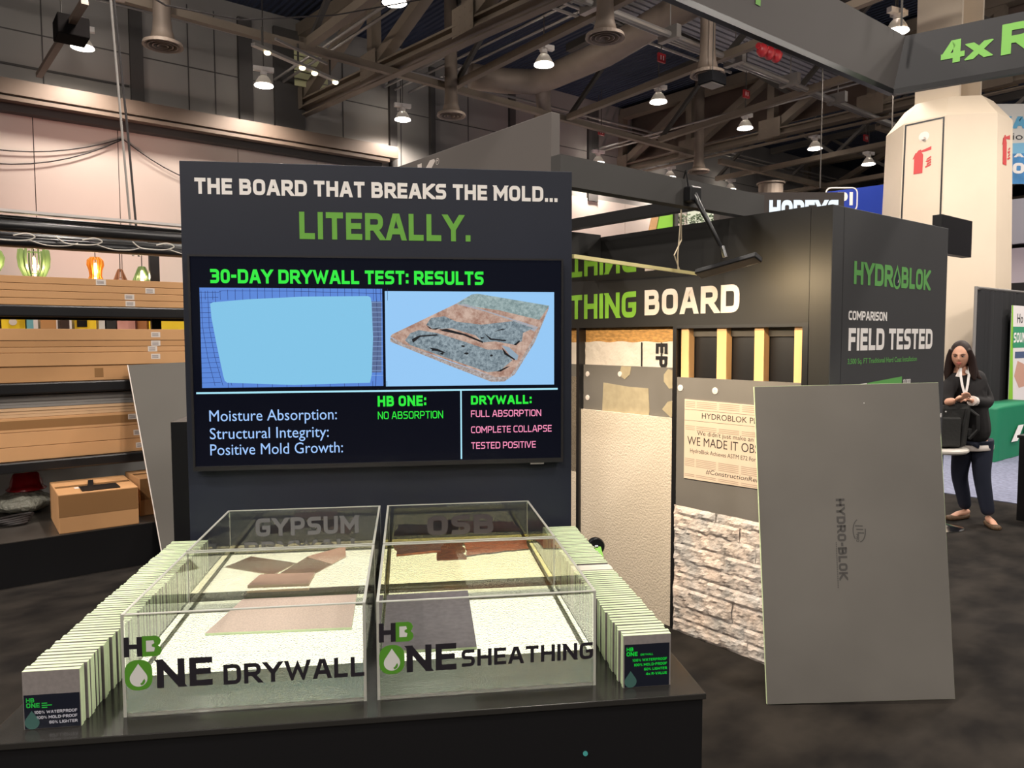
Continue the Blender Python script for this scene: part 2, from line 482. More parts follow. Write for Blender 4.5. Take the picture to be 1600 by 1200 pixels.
# ------------------------------------------------------------------ roof steel
def truss(label, xa, ya, xb, yb, zb, zt, nbay, gusset=True, w=0.3):
    """a deep truss between two plan points: chords, webs, gussets"""
    r = thing('steel_truss', label, 'roof truss', 'H', (xa, ya, zb), 'main roof trusses', 'structure')
    def P(t, z): return (xa+(xb-xa)*t, ya+(yb-ya)*t, z)
    b = MB(); b.bar(P(0,zb+0.17), P(1,zb+0.17), w, 0.04); b.bar(P(0,zb+0.33), P(1,zb+0.33), w, 0.04); b.bar(P(0,zb+0.25), P(1,zb+0.25), 0.05, 0.2)
    b.bar(P(0,zb+0.02), P(1,zb+0.02), w*0.55, 0.03)
    part(r, 'bottom_chord', b, m_steel)
    b = MB(); b.bar(P(0,zt), P(1,zt), w, 0.28)
    part(r, 'top_chord', b, m_steel)
    for i in range(nbay+1):
        t = i/nbay
        b = MB(); b.bar(P(t,zb+0.33), P(t,zt), 0.22, 0.2, up=(0,1,0)); part(r, 'post', b, m_steel)
        if i < nbay:
            b = MB(); b.bar(P(t,zb+0.35), P(t+1/nbay,zt-0.1), 0.24, 0.2); part(r, 'diagonal', b, m_steel)
        if gusset:
            b = MB()
            for s in (-1, 1):
                b.box(P(t,0)[0]+s*(w/2+0.005)-0.006, P(t,0)[0]+s*(w/2+0.005)+0.006, P(t,0)[1]-0.32, P(t,0)[1]+0.32, zb+0.12, zb+0.62)
                for iy in range(4):
                    for iz in range(4):
                        b.lathe([(0.014,-0.004),(0.014,0.004)], (0,0,0), 6)
                        for q in range(len(b.v)-12, len(b.v)):
                            vx, vy, vz = b.v[q]
                            b.v[q] = (P(t,0)[0]+s*(w/2+0.012)+vz, P(t,0)[1]-0.24+iy*0.16+vy, zb+0.18+iz*0.12+vx)
            part(r, 'gusset_plate', b, m_steel)
    return r
truss('massive riveted roof truss running from the back wall overhead to top centre', 7.3, 17.0, 8.6, 2.0, 6.82, 8.75, 5)
truss('distant roof truss behind the row of high-bay lamps, right of centre', 18.0, 16.9, 18.4, 1.0, 6.82, 8.75, 6)
truss('farthest roof truss, low over the beige column at right', 29.0, 16.9, 29.2, -3.0, 6.82, 8.75, 6)
def strut(label, p, q, d=0.10, z=6.9, web=None, group='thin bracing beams under the roof'):
    r = thing('bracing_beam', label, 'roof beam', 'H', (p[0], p[1], z), group, 'structure')
    b = MB(); b.bar((p[0],p[1],z), (q[0],q[1],z), d, d); part(r, 'bottom_bar', b, m_steel)
    if web:
        L = math.hypot(q[0]-p[0], q[1]-p[1]); n = max(2, round(L/web))
        b = MB(); b.bar((p[0],p[1],8.5), (q[0],q[1],8.5), d*1.3, d*1.3); part(r, 'top_bar', b, m_steel_dark)
        for i in range(n):
            a = [p[k]+(q[k]-p[k])*i/n for k in (0,1)]; m_ = [p[k]+(q[k]-p[k])*(i+0.5)/n for k in (0,1)]; e = [p[k]+(q[k]-p[k])*(i+1)/n for k in (0,1)]
            b = MB(); b.bar((*a,z), (*m_,8.45), 0.085); part(r, 'web_bar', b, m_steel_dark)
            b = MB(); b.bar((*e,z), (*m_,8.45), 0.085); part(r, 'web_bar', b, m_steel_dark)
    return r
strut('long thin roof beam crossing from top left down to the right, near the back wall', (1.0,12.95), (18.0,13.85), 0.13)
strut('open web roof beam between top left corner and the massive truss', (5.7,12.9), (5.75,4.0), 0.15, web=4.4)
strut('open web roof beam meeting the long thin beam right of the massive truss', (9.0,13.2), (8.7,4.0), 0.13, web=4.4)
strut('open web roof beam above the grey fascia corner, over the round duct', (12.4,13.4), (11.7,4.0), 0.13, web=4.4)
strut('open web roof beam in front of the brown draught curtain', (15.7,13.4), (14.6,5.0), 0.13, web=4.4)
strut('roof beam crossing behind the second row of lamps on the right', (19.0,13.9), (40,13.9), 0.15)
strut('open web roof beam over the blue banner, right', (21.0,15.5), (20.8,3.0), 0.14, web=4.2)
strut('open web roof beam seen above the illuminated black sign', (25.0,16), (24.6,2.0), 0.14, web=4.2)
strut('roof beam crossing low behind the beige column', (19.0,9.2), (40,9.0), 0.15, web=4.2)
strut('open web roof beam in the far right depth of the hall', (33.0,16), (33,-2.0), 0.15, web=5)
b = MB()
for (dy, dz) in ((0,0),(0.16,0.05)): b.tube([(5.0,8.62+dy,6.9+dz),(19.5,8.9+dy,6.9+dz)], 0.055)
for x in (8.6,10.5,12.4,14.3,16.2):
    b.box(x-0.06, x+0.06, 8.56, 8.98, 6.82, 7.04); b.tube([(x,8.75,7.0),(x,8.75,9)], 0.012, 5)
single('rigging_pipe', 'long double steel pipe slanting down from top centre to the right', 'pipe', b, m_pipe, 'H', (5,8.6,6.9), kind='structure')
for (y, z, x0, x1) in ((10.0,7.66,8,15),(10.25,7.66,8,15),(10.7,7.76,8,15),(15.2,7.76,0,30),(15.5,7.76,0,30)):
    b = MB(); b.tube([(x0,y,z),(x1,y,z)], 0.03, 6)
    single('conduit', 'thin conduit crossing under the roof deck from left to right', 'conduit', b, m_pipe, 'H', (x0,y,z), 'conduits crossing the roof', 'structure')
for (x, z) in ((6.6,7.5),(6.8,7.5),(9.4,7.9),(9.7,7.9),(10.1,7.9),(16.8,7.5),(17.1,7.5),(19.2,7.5),(19.5,7.6),(20,7.9)):
    b = MB(); b.tube([(x,16.9,z),(x+0.3,2,z)], 0.03, 6)
    single('conduit', 'thin conduit running away under the roof deck beside the trusses', 'conduit', b, m_pipe, 'H', (x,16.9,z), 'conduits along the trusses', 'structure')
b = MB()
for k in range(9): b.box(8.9, 17.9, 9.2+k*0.16, 9.3+k*0.16, 8.0, 8.08)
single('ceiling_slats', 'pale slatted strips under the navy roof deck beside the truss', 'ceiling slats', b, M('pale_strip', (150,150,158), 0.6), 'H', (8.9,9.2,8.0), kind='stuff')
b = MB(); b.box(18.55, 18.62, 1.0, 17, 7.4, 9.0)
single('draught_curtain', 'brown draught curtain hanging from the roof behind the lamps, right of centre', 'curtain', b, M('brown_curtain', (100,84,76), 0.9), 'H', (18.6,9,7.4), kind='structure')

# round ducts
b = MB(); b.tube([(9.8,13.75,7.4),(10.5,13.55,7.4),(11.1,13.2,7.4),(11.2,12.6,7.4),(11.15,10.9,7.4),(10.95,9.6,7.45),(10.8,8.3,7.5),(10.6,5.5,7.5),(10.5,3.5,7.5)], 0.27, 16)
rd = thing('air_duct', 'large round air duct curving under the navy roof, top centre', 'duct', 'H', (10.9,9.6,7.2), kind='structure')
part(rd, 'main_pipe', b, m_galv, smooth=True)
b = MB(); b.tube([(11.2,12.9,7.3),(11.5,13.3,7.2),(11.9,13.7,7.0),(12.2,14.2,7.0)], 0.17, 12); part(rd, 'branch_pipe', b, m_galv, smooth=True)
DF = [(3.2,12.75,'round air diffuser on a grey drop pipe, high at upper left'),
      (8.8,13.05,'round air diffuser on a drop pipe between the massive truss and the grey fascia'),
      (8.4,8.27,'round air diffuser at top centre beside the large duct'),
      (10.97,8.31,'round air diffuser just behind the black hanging speaker'),
      (17.1,13.2,'small distant round air diffuser above the grey header beam')]
for i, (x, y, lb) in enumerate(DF):
    r = thing('air_diffuser', lb, 'air diffuser', 'H', (x, y, 6.2), 'round ceiling diffusers', 'thing')
    b = MB(); b.lathe([(0.13,2.8),(0.13,0.42),(0.145,0.25),(0.19,0.09)], (x,y,6.2), 20); part(r, 'drop_pipe', b, m_galv, smooth=True)
    b = MB()
    b.lathe([(0.18,0.10),(0.29,0.05),(0.30,0.0),(0.27,0.0),(0.17,0.08)], (x,y,6.2), 28, closed=True)
    for q in (0.21, 0.14, 0.07): b.lathe([(q-0.025,0.06),(q,0.0),(q+0.012,0.0),(q-0.01,0.06)], (x,y,6.2), 24, closed=True)
    part(r, 'ring_cone', b, m_galv)
r = thing('air_diffuser', 'grey cylindrical louvred air outlet above the black booth wall', 'air diffuser', 'H', (20.6,13.2,5.85), 'round ceiling diffusers')
b = MB(); b.lathe([(0.42,0.5),(0.42,0.45),(0.36,0.45),(0.36,0),(0.4,0)], (20.6,13.2,5.85), 20); part(r, 'ring_cone', b, m_galv)

# high-bay lamps
m_lampglow = glow('lamp_lens_glow', (255,246,232), 9.0)
m_lamp = M('white_lamp_housing', (214,208,204), 0.5)
m_refl = M('frosted_lamp_bowl', (190,182,172), 0.4, emit=((255,236,214), 0.10))
LL = ['high-bay lamp glowing beside the black box, upper left corner', 'high-bay lamp glowing alone against the grey wall right of the round diffuser',
      'high-bay lamp glowing against the pale wall left of a drop pipe, over the charcoal sign', 'high-bay lamp at top centre in front of the large duct',
      'high-bay lamp left of the black hanging speaker', 'high-bay lamp under the roof pipe, second right of the speaker', 'small lamp just above the grey header beam end',
      'small pinkish lamp behind the middle of the grey header beam', 'small pinkish lamp behind the right end of the grey header beam',
      'lamp above the illuminated black sign', 'lamp between the blue banner and the beige column', 'bright lamp at the top edge beside the beige column', 'lamp cut by the top edge above the massive truss']
for i, (x, y) in enumerate(VISIBLE_LAMPS):
    r = thing('high_bay_lamp', LL[i], 'ceiling lamp', 'H', (x, y, 6.95), 'high-bay lamps under the roof')
    b = MB(); b.lathe([(0.0,0.035),(0.15,0.04),(0.195,0.055),(0.19,0.075),(0.0,0.075)], (x,y,6.9), 24); part(r, 'lens', b, m_lampglow)
    b = MB(); b.lathe([(0.188,0.076),(0.15,0.16),(0.10,0.24),(0.06,0.27)], (x,y,6.9), 24); part(r, 'bowl', b, m_refl, smooth=True)
    b = MB(); b.lathe([(0.07,0.28),(0.07,0.36)], (x,y,6.9), 12); b.bar((x-0.2,y+0.05,7.3), (x+0.2,y-0.05,7.3), 0.10, 0.09); b.bar((x-0.03,y-0.12,7.28), (x+0.03,y+0.12,7.28), 0.07, 0.07); part(r, 'ballast_arm', b, m_lamp)
    b = MB(); b.tube([(x,y,7.34),(x,y,9.0)], 0.012, 5); part(r, 'hanging_rod', b, m_steel_dark)

# things hung in the roof
m_matt0 = M('matt_black_cabinet', (18,18,20), 0.95, spec=0.05)
r = thing('hanging_speaker', 'black box speaker hanging in front of a round diffuser, right of centre', 'speaker', 'H', (10.7,8.0,5.88))
b = MB(); b.box(10.5,10.88,7.85,8.15,5.9,6.08); part(r, 'cabinet', b, m_matt0, bevel=0.01)
b = MB(); b.box(10.53,10.85,7.88,8.12,5.885,5.9); part(r, 'grille', b, m_pipe)
b = MB(); b.tube([(10.7,8,6.08),(10.75,8,9)], 0.01, 5); part(r, 'hanging_wire', b, m_steel_dark)
r = thing('hanging_projector', 'black box on a pale arm hanging at the upper left, by a glowing lamp', 'projector', 'H', (1.95,12.5,6.0))
m_matt = M('matt_black', (20,18,18), 0.95, spec=0.05)
b = MB(); b.box(1.72,2.12,12.3,12.75,5.92,6.2); part(r, 'cabinet', b, m_matt, bevel=0.015)
b = MB(); b.bar((1.95,11.6,6.15), (1.75,14.6,5.95), 0.09, 0.07); part(r, 'arm', b, m_beamw)
b = MB(); b.box(1.7,2.4,11.2,11.45,6.2,6.25); part(r, 'mounting_plate', b, m_pipe)
for x in (1.8,2.05):
    b = MB(); b.tube([(x,12.5,6.2),(x,12.5,9)], 0.012, 5); part(r, 'hanging_rod', b, m_steel_dark)
r = thing('stage_light_bar', 'lighting bar with small lit spots below the long beam, left of the massive truss', 'stage light', 'H', (5.3,12.8,6.5))
b = MB(); b.bar((4.6,12.7,6.55), (6.5,13.5,6.55), 0.10, 0.05); b.bar((5.0,12.75,6.75), (6.2,13.3,6.75), 0.04, 0.04); part(r, 'rail', b, m_pipe)
for (t, dz) in ((0.1,0.2),(0.5,0.2),(0.9,0.2)):
    b = MB(); b.tube([(4.6+1.9*t,12.7+0.8*t,6.55),(4.6+1.9*t,12.7+0.8*t,6.9)], 0.02, 6); part(r, 'bracket', b, m_steel_dark)
m_spot = glow('small_spot_glow', (255,236,190), 4.0)
for t in (0.15,0.55,0.7,0.97):
    b = MB(); b.ellipsoid((4.6+1.9*t,12.7+0.8*t,6.51), (0.06,0.06,0.04), 10, 6); part(r, 'spot_lens', b, m_spot)
b = MB()
for k in range(6): b.bar((6.95,16.62,7.45+k*0.17),(7.75,16.62,7.45+k*0.17),0.03,0.14)
single('duct_louvre', 'pale yellow-lit louvred panel behind the truss foot, upper left', 'louvre', b, M('yellow_lit_louvre', (206,206,160), 0.6), 'H', (7.35,16.6,7.4))  # yellow light on the slats is put into their colour
m_red = M('red_enamel', (176,40,48), 0.4)
for (x, y, z, lb) in ((11.2,9.54,6.9,'small red exit marker hanging from a beam near top centre'),(13.8,13.7,6.85,'small red exit marker on the thin beam above the grey fascia'),(14.0,9.6,6.8,'small red exit marker left of the draught curtain middle'),(19.5,9.75,6.8,'small red exit marker left of the beige column top')):
    r = thing('exit_marker', lb, 'sign', 'H', (x, y, z), 'red markers under the roof')
    b = MB(); b.box(x-0.10,x+0.10,y-0.02,y+0.02,z-0.08,z+0.08); part(r, 'plate', b, m_red)
    b = MB(); b.box(x-0.05,x-0.025,y-0.023,y-0.021,z-0.04,z+0.04); b.box(x+0.02,x+0.045,y-0.023,y-0.021,z-0.04,z+0.04); part(r, 'lettering', b, m_white_ink)
    b = MB(); b.tube([(x,y,z+0.08),(x,y,7.9)], 0.01, 5); part(r, 'hanging_rod', b, m_steel_dark)
r = thing('sprinkler_valve', 'red valve cluster under the roof beside the hanging grey fascia', 'valve', 'H', (12.05,7.8,6.68))
for dx in (-0.22,0.0,0.22):
    b = MB(); b.ellipsoid((12.05+dx,7.8,6.68), (0.10,0.10,0.12), 12, 8); part(r, 'valve_body', b, m_red, smooth=True)
b = MB(); b.tube([(11.7,7.8,6.73),(12.4,7.8,6.73)], 0.05); part(r, 'pipe', b, m_red)
# slack cables on the back wall, and two dropping to the rack
m_cable = M('black_cable', (46,42,42), 0.6)
def swag(x0, z0, x1, z1, sag, lb):
    b = MB(); n = 14
    b.tube([(x0+(x1-x0)*i/n, 16.9, z0+(z1-z0)*i/n - 4*sag*(i/n)*(1-i/n)) for i in range(n+1)], 0.012, 5)
    single('wall_cable', lb, 'cable', b, m_cable, 'H', (x0,16.9,z0), 'cables on the back wall')
swag(-1.0, 5.7, 3.42, 5.68, 0.55, 'black cable sagging on the pinkish wall, at the left edge')
swag(-1.0, 5.5, 3.42, 5.66, 0.70, 'lower of the two black cables sagging on the pinkish wall at left')
swag(3.42, 5.68, 7.0, 5.40, 0.60, 'black cable sagging on the pale wall, ending behind the charcoal sign')
b = MB(); b.tube([(0.6,8.0,7.6),(1.1,8.1,6.9),(1.5,8.3,6.2),(1.58,8.05,5.1)], 0.010, 6); b.tube([(1.58,8.05,5.1),(2.2,8.6,5.15),(3.2,9.2,5.45),(4.6,9.6,6.0),(6.5,10,6.9)], 0.010, 6)
single('slack_cable', 'thin black cable slung from the top left corner towards the massive truss', 'cable', b, m_cable, 'H', (1.58,8.05,5.1))
for dx, lb in ((0.0,'grey cable dropping straight onto the shelving rack'),(0.05,'dark cable dropping beside the grey cable onto the shelving rack')):
    b = MB(); b.tube([(0.6+dx,8.0,7.5),(1.55+dx*0.5,8.0,5.05),(1.62+dx,8.0,3.6),(1.68+dx,8.0,2.45)], 0.011, 6)
    single('drop_cable', lb, 'cable', b, m_pipe if dx == 0 else m_cable, 'H', (1.6,8.0,2.45), 'cables above the rack')
# ------------------------------------------------------------------ display table (frame T)
r = thing('display_table', 'low black display plinth carrying the clear tanks in front of the charcoal sign', 'table', 'T', (-0.1,2.4,0))
b = MB(); b.box(-0.945,0.735,1.765,2.98,0,0.735); part(r, 'body', b, m_black)
b = MB(); b.box(-0.952,0.742,1.757,2.985,0.735,0.75); part(r, 'top', b, M('satin_black_top', (44,43,41), 0.17, spec=0.5), bevel=0.002)
b = MB(); b.slab(disc(0.43,0.615,0.006,14), (0,1.765,0), UX, UZ, (0,-1,0), 0.003); part(r, 'teal_dot', b, glow('teal_dot_glow', (70,150,140), 0.7))  # small teal emissive disc on the plinth front

# light panels lie under the tanks
m_lightpanel = glow('white_light_panel', (255,248,228), 2.9)
XL, XR = (-0.677,-0.108), (-0.082,0.476)
YF, YB = (1.842,2.365), (2.377,2.925)
for (x0, x1), lb in ((XL,'white light panel glowing under the left pair of tanks'),(XR,'white light panel glowing under the right pair of tanks')):
    b = MB(); b.mi = 1
    for (ya, yb_) in (YF, YB): b.box(x0+0.0148, x1-0.0148, ya+0.0148, yb_-0.0148, 0.7503, 0.755)
    b.m[1] = 0; b.m[7] = 0
    single('light_panel', lb, 'light', b, [m_lightpanel, m_label], 'T', (x0,YF[0],0.7502), 'light panels under the tanks')
m_acrylic = glass('clear_acrylic', (0.985,0.99,0.98), 1.47)
WATER = {'clear': glass('clear_water', (0.97,0.985,0.95), 1.33), 'milky': glass('milky_water', (0.95,0.93,0.83), 1.33), 'tea': glass('tea_stained_water', (0.96,0.92,0.66), 1.33)}
m_wfloor = glass('bubbled_tank_floor', (0.97,0.985,0.95), 1.33, 0.16)
m_lightstop = M('pale_light_stop', (206,206,196), 0.6)
m_frost = M('frosted_acrylic_edge', (226,226,216), 0.25, spec=0.6)
m_frost.node_tree.nodes['Principled BSDF'].inputs['Transmission Weight'].default_value = 0.55
m_frost.node_tree.nodes['Principled BSDF'].inputs['Roughness'].default_value = 0.35
_nt = m_wfloor.node_tree; _g = _nt.nodes['Glass BSDF']
_tc = _nt.nodes.new('ShaderNodeTexCoord'); _n1 = _nt.nodes.new('ShaderNodeTexVoronoi'); _n1.inputs['Scale'].default_value = 260
_bp = _nt.nodes.new('ShaderNodeBump'); _bp.inputs['Strength'].default_value = 0.8; _bp.inputs['Distance'].default_value = 0.002
_nt.links.new(_tc.outputs['Object'], _n1.inputs['Vector']); _nt.links.new(_n1.outputs['Distance'], _bp.inputs['Height']); _nt.links.new(_bp.outputs[0], _g.inputs['Normal'])
def tank(x0, x1, y0, y1, zw, water, label):
    r = thing('clear_tank', label, 'tank', 'T', ((x0+x1)/2,(y0+y1)/2,0.7503), 'clear water tanks')
    z0, z1, t = 0.7575, 1.0, 0.007
    zb, zr, c = 0.7503, z1-0.0025, 0.0002
    for (a0, a1, b0, b1) in ((x0+t,x1-t,y0,y0+t),(x0+t,x1-t,y1-t,y1),(x0,x0+t,y0+t,y1-t),(x1-t,x1,y0+t,y1-t)):
        b = MB(); b.box(a0+c, a1-c, b0+c, b1-c, zb, zr-c); part(r, 'acrylic_wall', b, m_acrylic)
        b = MB(); b.box(a0, a1, b0, b1, zr, z1); part(r, 'rim', b, m_frost, 'whitish polished rim')
    for a in (x0, x1-t):
        for d in (y0, y1-t):
            b = MB(); b.box(a, a+t, d, d+t, zb, z1); part(r, 'corner_edge', b, m_frost, 'whitish glued corner edge')
    b = MB(); g = 0.0075
    b.box(x0+t+c, x1-t-c, y0+t+c, y0+t+g, zb, 0.7572); b.box(x0+t+c, x1-t-c, y1-t-g, y1-t-c, zb, 0.7572)
    b.box(x0+t+c, x0+t+g, y0+t+g, y1-t-g, zb, 0.7572); b.box(x1-t-g, x1-t-c, y0+t+g, y1-t-g, zb, 0.7572); part(r, 'light_stop', b, m_lightstop)  # added frame that blocks the panel's bright line at the wall foot
    e = 0.0006
    b = MB(); b.box(x0+t+e, x1-t-e, y0+t+e, y1-t-e, z0+0.0005, zw); b.m[0] = 1; part(r, 'water', b, [WATER[water], m_wfloor])
    return r
TL = tank(*XL, *YF, 0.846, 'clear', 'front left clear tank with black and green lettering and one pale board floating')
TR = tank(*XR, *YF, 0.844, 'clear', 'front right clear tank with black and green lettering and one dark board floating')
TG = tank(*XL, *YB, 0.866, 'milky', 'rear left clear tank lettered GYPSUM DRYWALL, with broken brown pieces')
TO = tank(*XR, *YB, 0.866, 'tea', 'rear right clear tank lettered OSB, with tea-coloured water')
m_vinylk = M('near_black_vinyl', (28,24,32), 0.55)
m_vinylg = M('leaf_green_vinyl', (78,140,36), 0.55)
m_vinylw = M('pale_grey_vinyl', (206,206,202), 0.6)
def hb_logo(r, x, y, sc=1.0):
    """stacked mark: H B, then a drop in a rounded O, on plane y facing -y"""
    z = 0.815
    b = MB(); tech(b, 'H', (x,y,0.897), UX, UZ, 0.048, 0.24, fit=0.041); part(r, 'lettering', b, m_vinylk, 'black letter H')
    b = MB(); b.flat([(0.041,-0.001),(0.041,0.049),(0.072,0.049),(0.080,0.045),(0.084,0.037),(0.081,0.028),(0.077,0.025),(0.083,0.020),(0.085,0.011),(0.081,0.003),(0.072,-0.001)], (x,y,0.897), UX, UZ)
    lt = part(r, 'letter_badge', b, m_vinylg, 'green letter B block')
    b = MB(); b.flat([(0.050,0.011),(0.050,0.038),(0.067,0.038),(0.069,0.031),(0.063,0.028),(0.063,0.023),(0.070,0.020),(0.068,0.011)], (x,y-0.0004,0.897), UX, UZ); part(lt, 'cut_out', b, m_vinylw)
    b = MB(); b.flat(rrect(0,0.062,0,0.074,0.026), (x,y,z), UX, UZ); bd = part(r, 'drop_badge', b, m_vinylg, 'green rounded O badge')
    b = MB(); b.flat(drop_poly(0.031,0.037,0.040,0.056), (x,y-0.0004,z), UX, UZ); dr = part(bd, 'drop', b, m_vinylw)
    b = MB(); b.flat([(0.037,0.012),(0.043,0.015),(0.046,0.022),(0.044,0.028),(0.041,0.024),(0.038,0.019),(0.034,0.016)], (x,y-0.0008,z), UX, UZ); part(bd, 'drop_glint', b, m_vinylg)
yf = YF[0] - 0.0012
hb_logo(TL, -0.671, yf)
b = MB(); tech(b, 'NE', (-0.599,yf,0.817), UX, UZ, 0.070, 0.21, fit=0.127); part(TL, 'lettering', b, m_vinylk)
b = MB(); tech(b, 'DRYWALL', (-0.447,yf,0.815), UX, UZ, 0.050, 0.20, fit=0.334); part(TL, 'lettering', b, m_vinylk)
hb_logo(TR, -0.076, yf)
b = MB(); tech(b, 'NE', (-0.009,yf,0.817), UX, UZ, 0.068, 0.21, fit=0.124); part(TR, 'lettering', b, m_vinylk)
b = MB(); tech(b, 'SHEATHING', (0.128,yf,0.822), UX, UZ, 0.044, 0.20, fit=0.340); part(TR, 'lettering', b, m_vinylk)
yb = YB[1] - 0.0078
m_gv = M('grey_vinyl', (92,92,96), 0.6)
b = MB(); tech(b, 'GYPSUM', (-0.577,yb,0.897), UX, UZ, 0.070, 0.22, fit=0.385); part(TG, 'lettering', b, m_gv)
b = MB(); tech(b, 'DRYWALL', (-0.62,yb,0.815), UX, UZ, 0.062, 0.22, fit=0.44); part(TG, 'lettering', b, m_gv)
b = MB(); tech(b, 'OSB', (0.072,yb,0.875), UX, UZ, 0.078, 0.24, fit=0.262); part(TO, 'lettering', b, M('dark_grey_vinyl', (64,60,64), 0.6))

# boards in the tanks
m_floatL = M('pale_sample_face', (196,178,164), 0.6, noise=(220, 0.12))
m_speck = M('bubbled_grey_face', (150,158,158), 0.5, noise=(420, 0.0), rgb2=(104,114,112))
m_floatR = M('dark_coated_face', (96,92,94), 0.75, noise=(60, 0.12))
m_gyp = M('wet_brown_gypsum_face', (176,140,118), 0.55, noise=(9, 0.10))
m_gyp_core = M('wet_gypsum_core', (214,190,160), 0.8)
m_osbwet = M('wet_strand_board', (150,84,48), 0.4, noise=(40, 0.35, (1,2.2,1)), bump=(60,0.6,0.01))
m_osbdark = M('mouldy_strand_board', (92,58,38), 0.5, noise=(40, 0.4, (1,2.2,1)), bump=(60,0.6,0.01))
def board(name, label, cat, poly, z0, t, mats, tilt=(0,0), group=None):
    """polygon board; faces: top, bottom, sides get materials 0,1,2"""
    n = len(poly); cx = sum(p[0] for p in poly)/n; cy = sum(p[1] for p in poly)/n
    def zz(p): return z0 + (p[0]-cx)*tilt[0] + (p[1]-cy)*tilt[1]
    b = MB(); vs = [(p[0],p[1],zz(p)) for p in poly] + [(p[0],p[1],zz(p)+t) for p in poly]
    b.mi = 1; b.add(vs, [tuple(range(n))[::-1]]); b.mi = 0; b.add(vs, [tuple(range(n,2*n))])
    b.mi = 2; b.add(vs, [(i,(i+1)%n,n+(i+1)%n,n+i) for i in range(n)])
    return single(name, label, cat, b, mats, 'T', (cx,cy,z0), group, merge=True)
board('floating_board', 'pale mint-edged drywall sample floating in the front left tank', 'board', [(-0.552,2.09),(-0.160,2.075),(-0.163,2.345),(-0.508,2.35)], 0.838, 0.0125, [m_floatL, m_speck, m_mint])
board('floating_board', 'dark grey mint-edged sheathing sample floating in the front right tank', 'board', [(-0.071,1.905),(0.172,1.897),(0.184,2.335),(-0.070,2.33)], 0.836, 0.0125, [m_floatR, m_speck, m_mint])
GP = 'broken gypsum pieces in the rear left tank'
board('gypsum_piece', 'kite-shaped brown gypsum piece at the left in the rear left tank', 'board', [(-0.628,2.655),(-0.565,2.77),(-0.392,2.665),(-0.450,2.545)], 0.852, 0.011, [m_gyp, m_gyp, m_gyp_core], group=GP)
board('gypsum_piece', 'brown gypsum piece with a thick pale edge, nearest the front of the rear left tank', 'board', [(-0.508,2.425),(-0.318,2.418),(-0.312,2.53),(-0.490,2.535)], 0.850, 0.02, [m_gyp, m_gyp, m_gyp_core], group=GP)
board('gypsum_piece', 'brown gypsum strip pointing to the far right corner of the rear left tank', 'board', [(-0.428,2.56),(-0.31,2.545),(-0.225,2.71),(-0.236,2.83),(-0.36,2.74)], 0.856, 0.010, [m_gyp, m_gyp, m_gyp_core], tilt=(0.03,0.03), group=GP)
OP = 'soaked strand board pieces in the rear right tank'
def jag(poly, a=0.006):
    out = []
    for i in range(len(poly)):
        p, q = Vector(poly[i]), Vector(poly[(i+1) % len(poly)])
        n = max(1, int((q-p).length/0.03))
        for k in range(n): out.append(tuple(p+(q-p)*k/n + Vector((random.uniform(-a,a), random.uniform(-a,a)))))
    return out
board('strand_board_piece', 'dark mouldy strand board piece at the left in the rear right tank', 'board', jag([(-0.045,2.70),(0.12,2.73),(0.13,2.87),(-0.06,2.86)]), 0.852, 0.018, [m_osbdark, m_osbdark, m_osbwet], group=OP)
board('strand_board_piece', 'reddish strand board piece nearest the middle of the rear right tank', 'board', jag([(0.10,2.635),(0.20,2.63),(0.205,2.86),(0.115,2.86)]), 0.849, 0.012, [m_osbwet]*3, group=OP)
board('strand_board_piece', 'long reddish strand board piece toward the right side of the rear right tank', 'board', jag([(0.21,2.66),(0.445,2.72),(0.452,2.87),(0.215,2.85)]), 0.851, 0.016, [m_osbwet, m_osbwet, m_osbdark], group=OP)

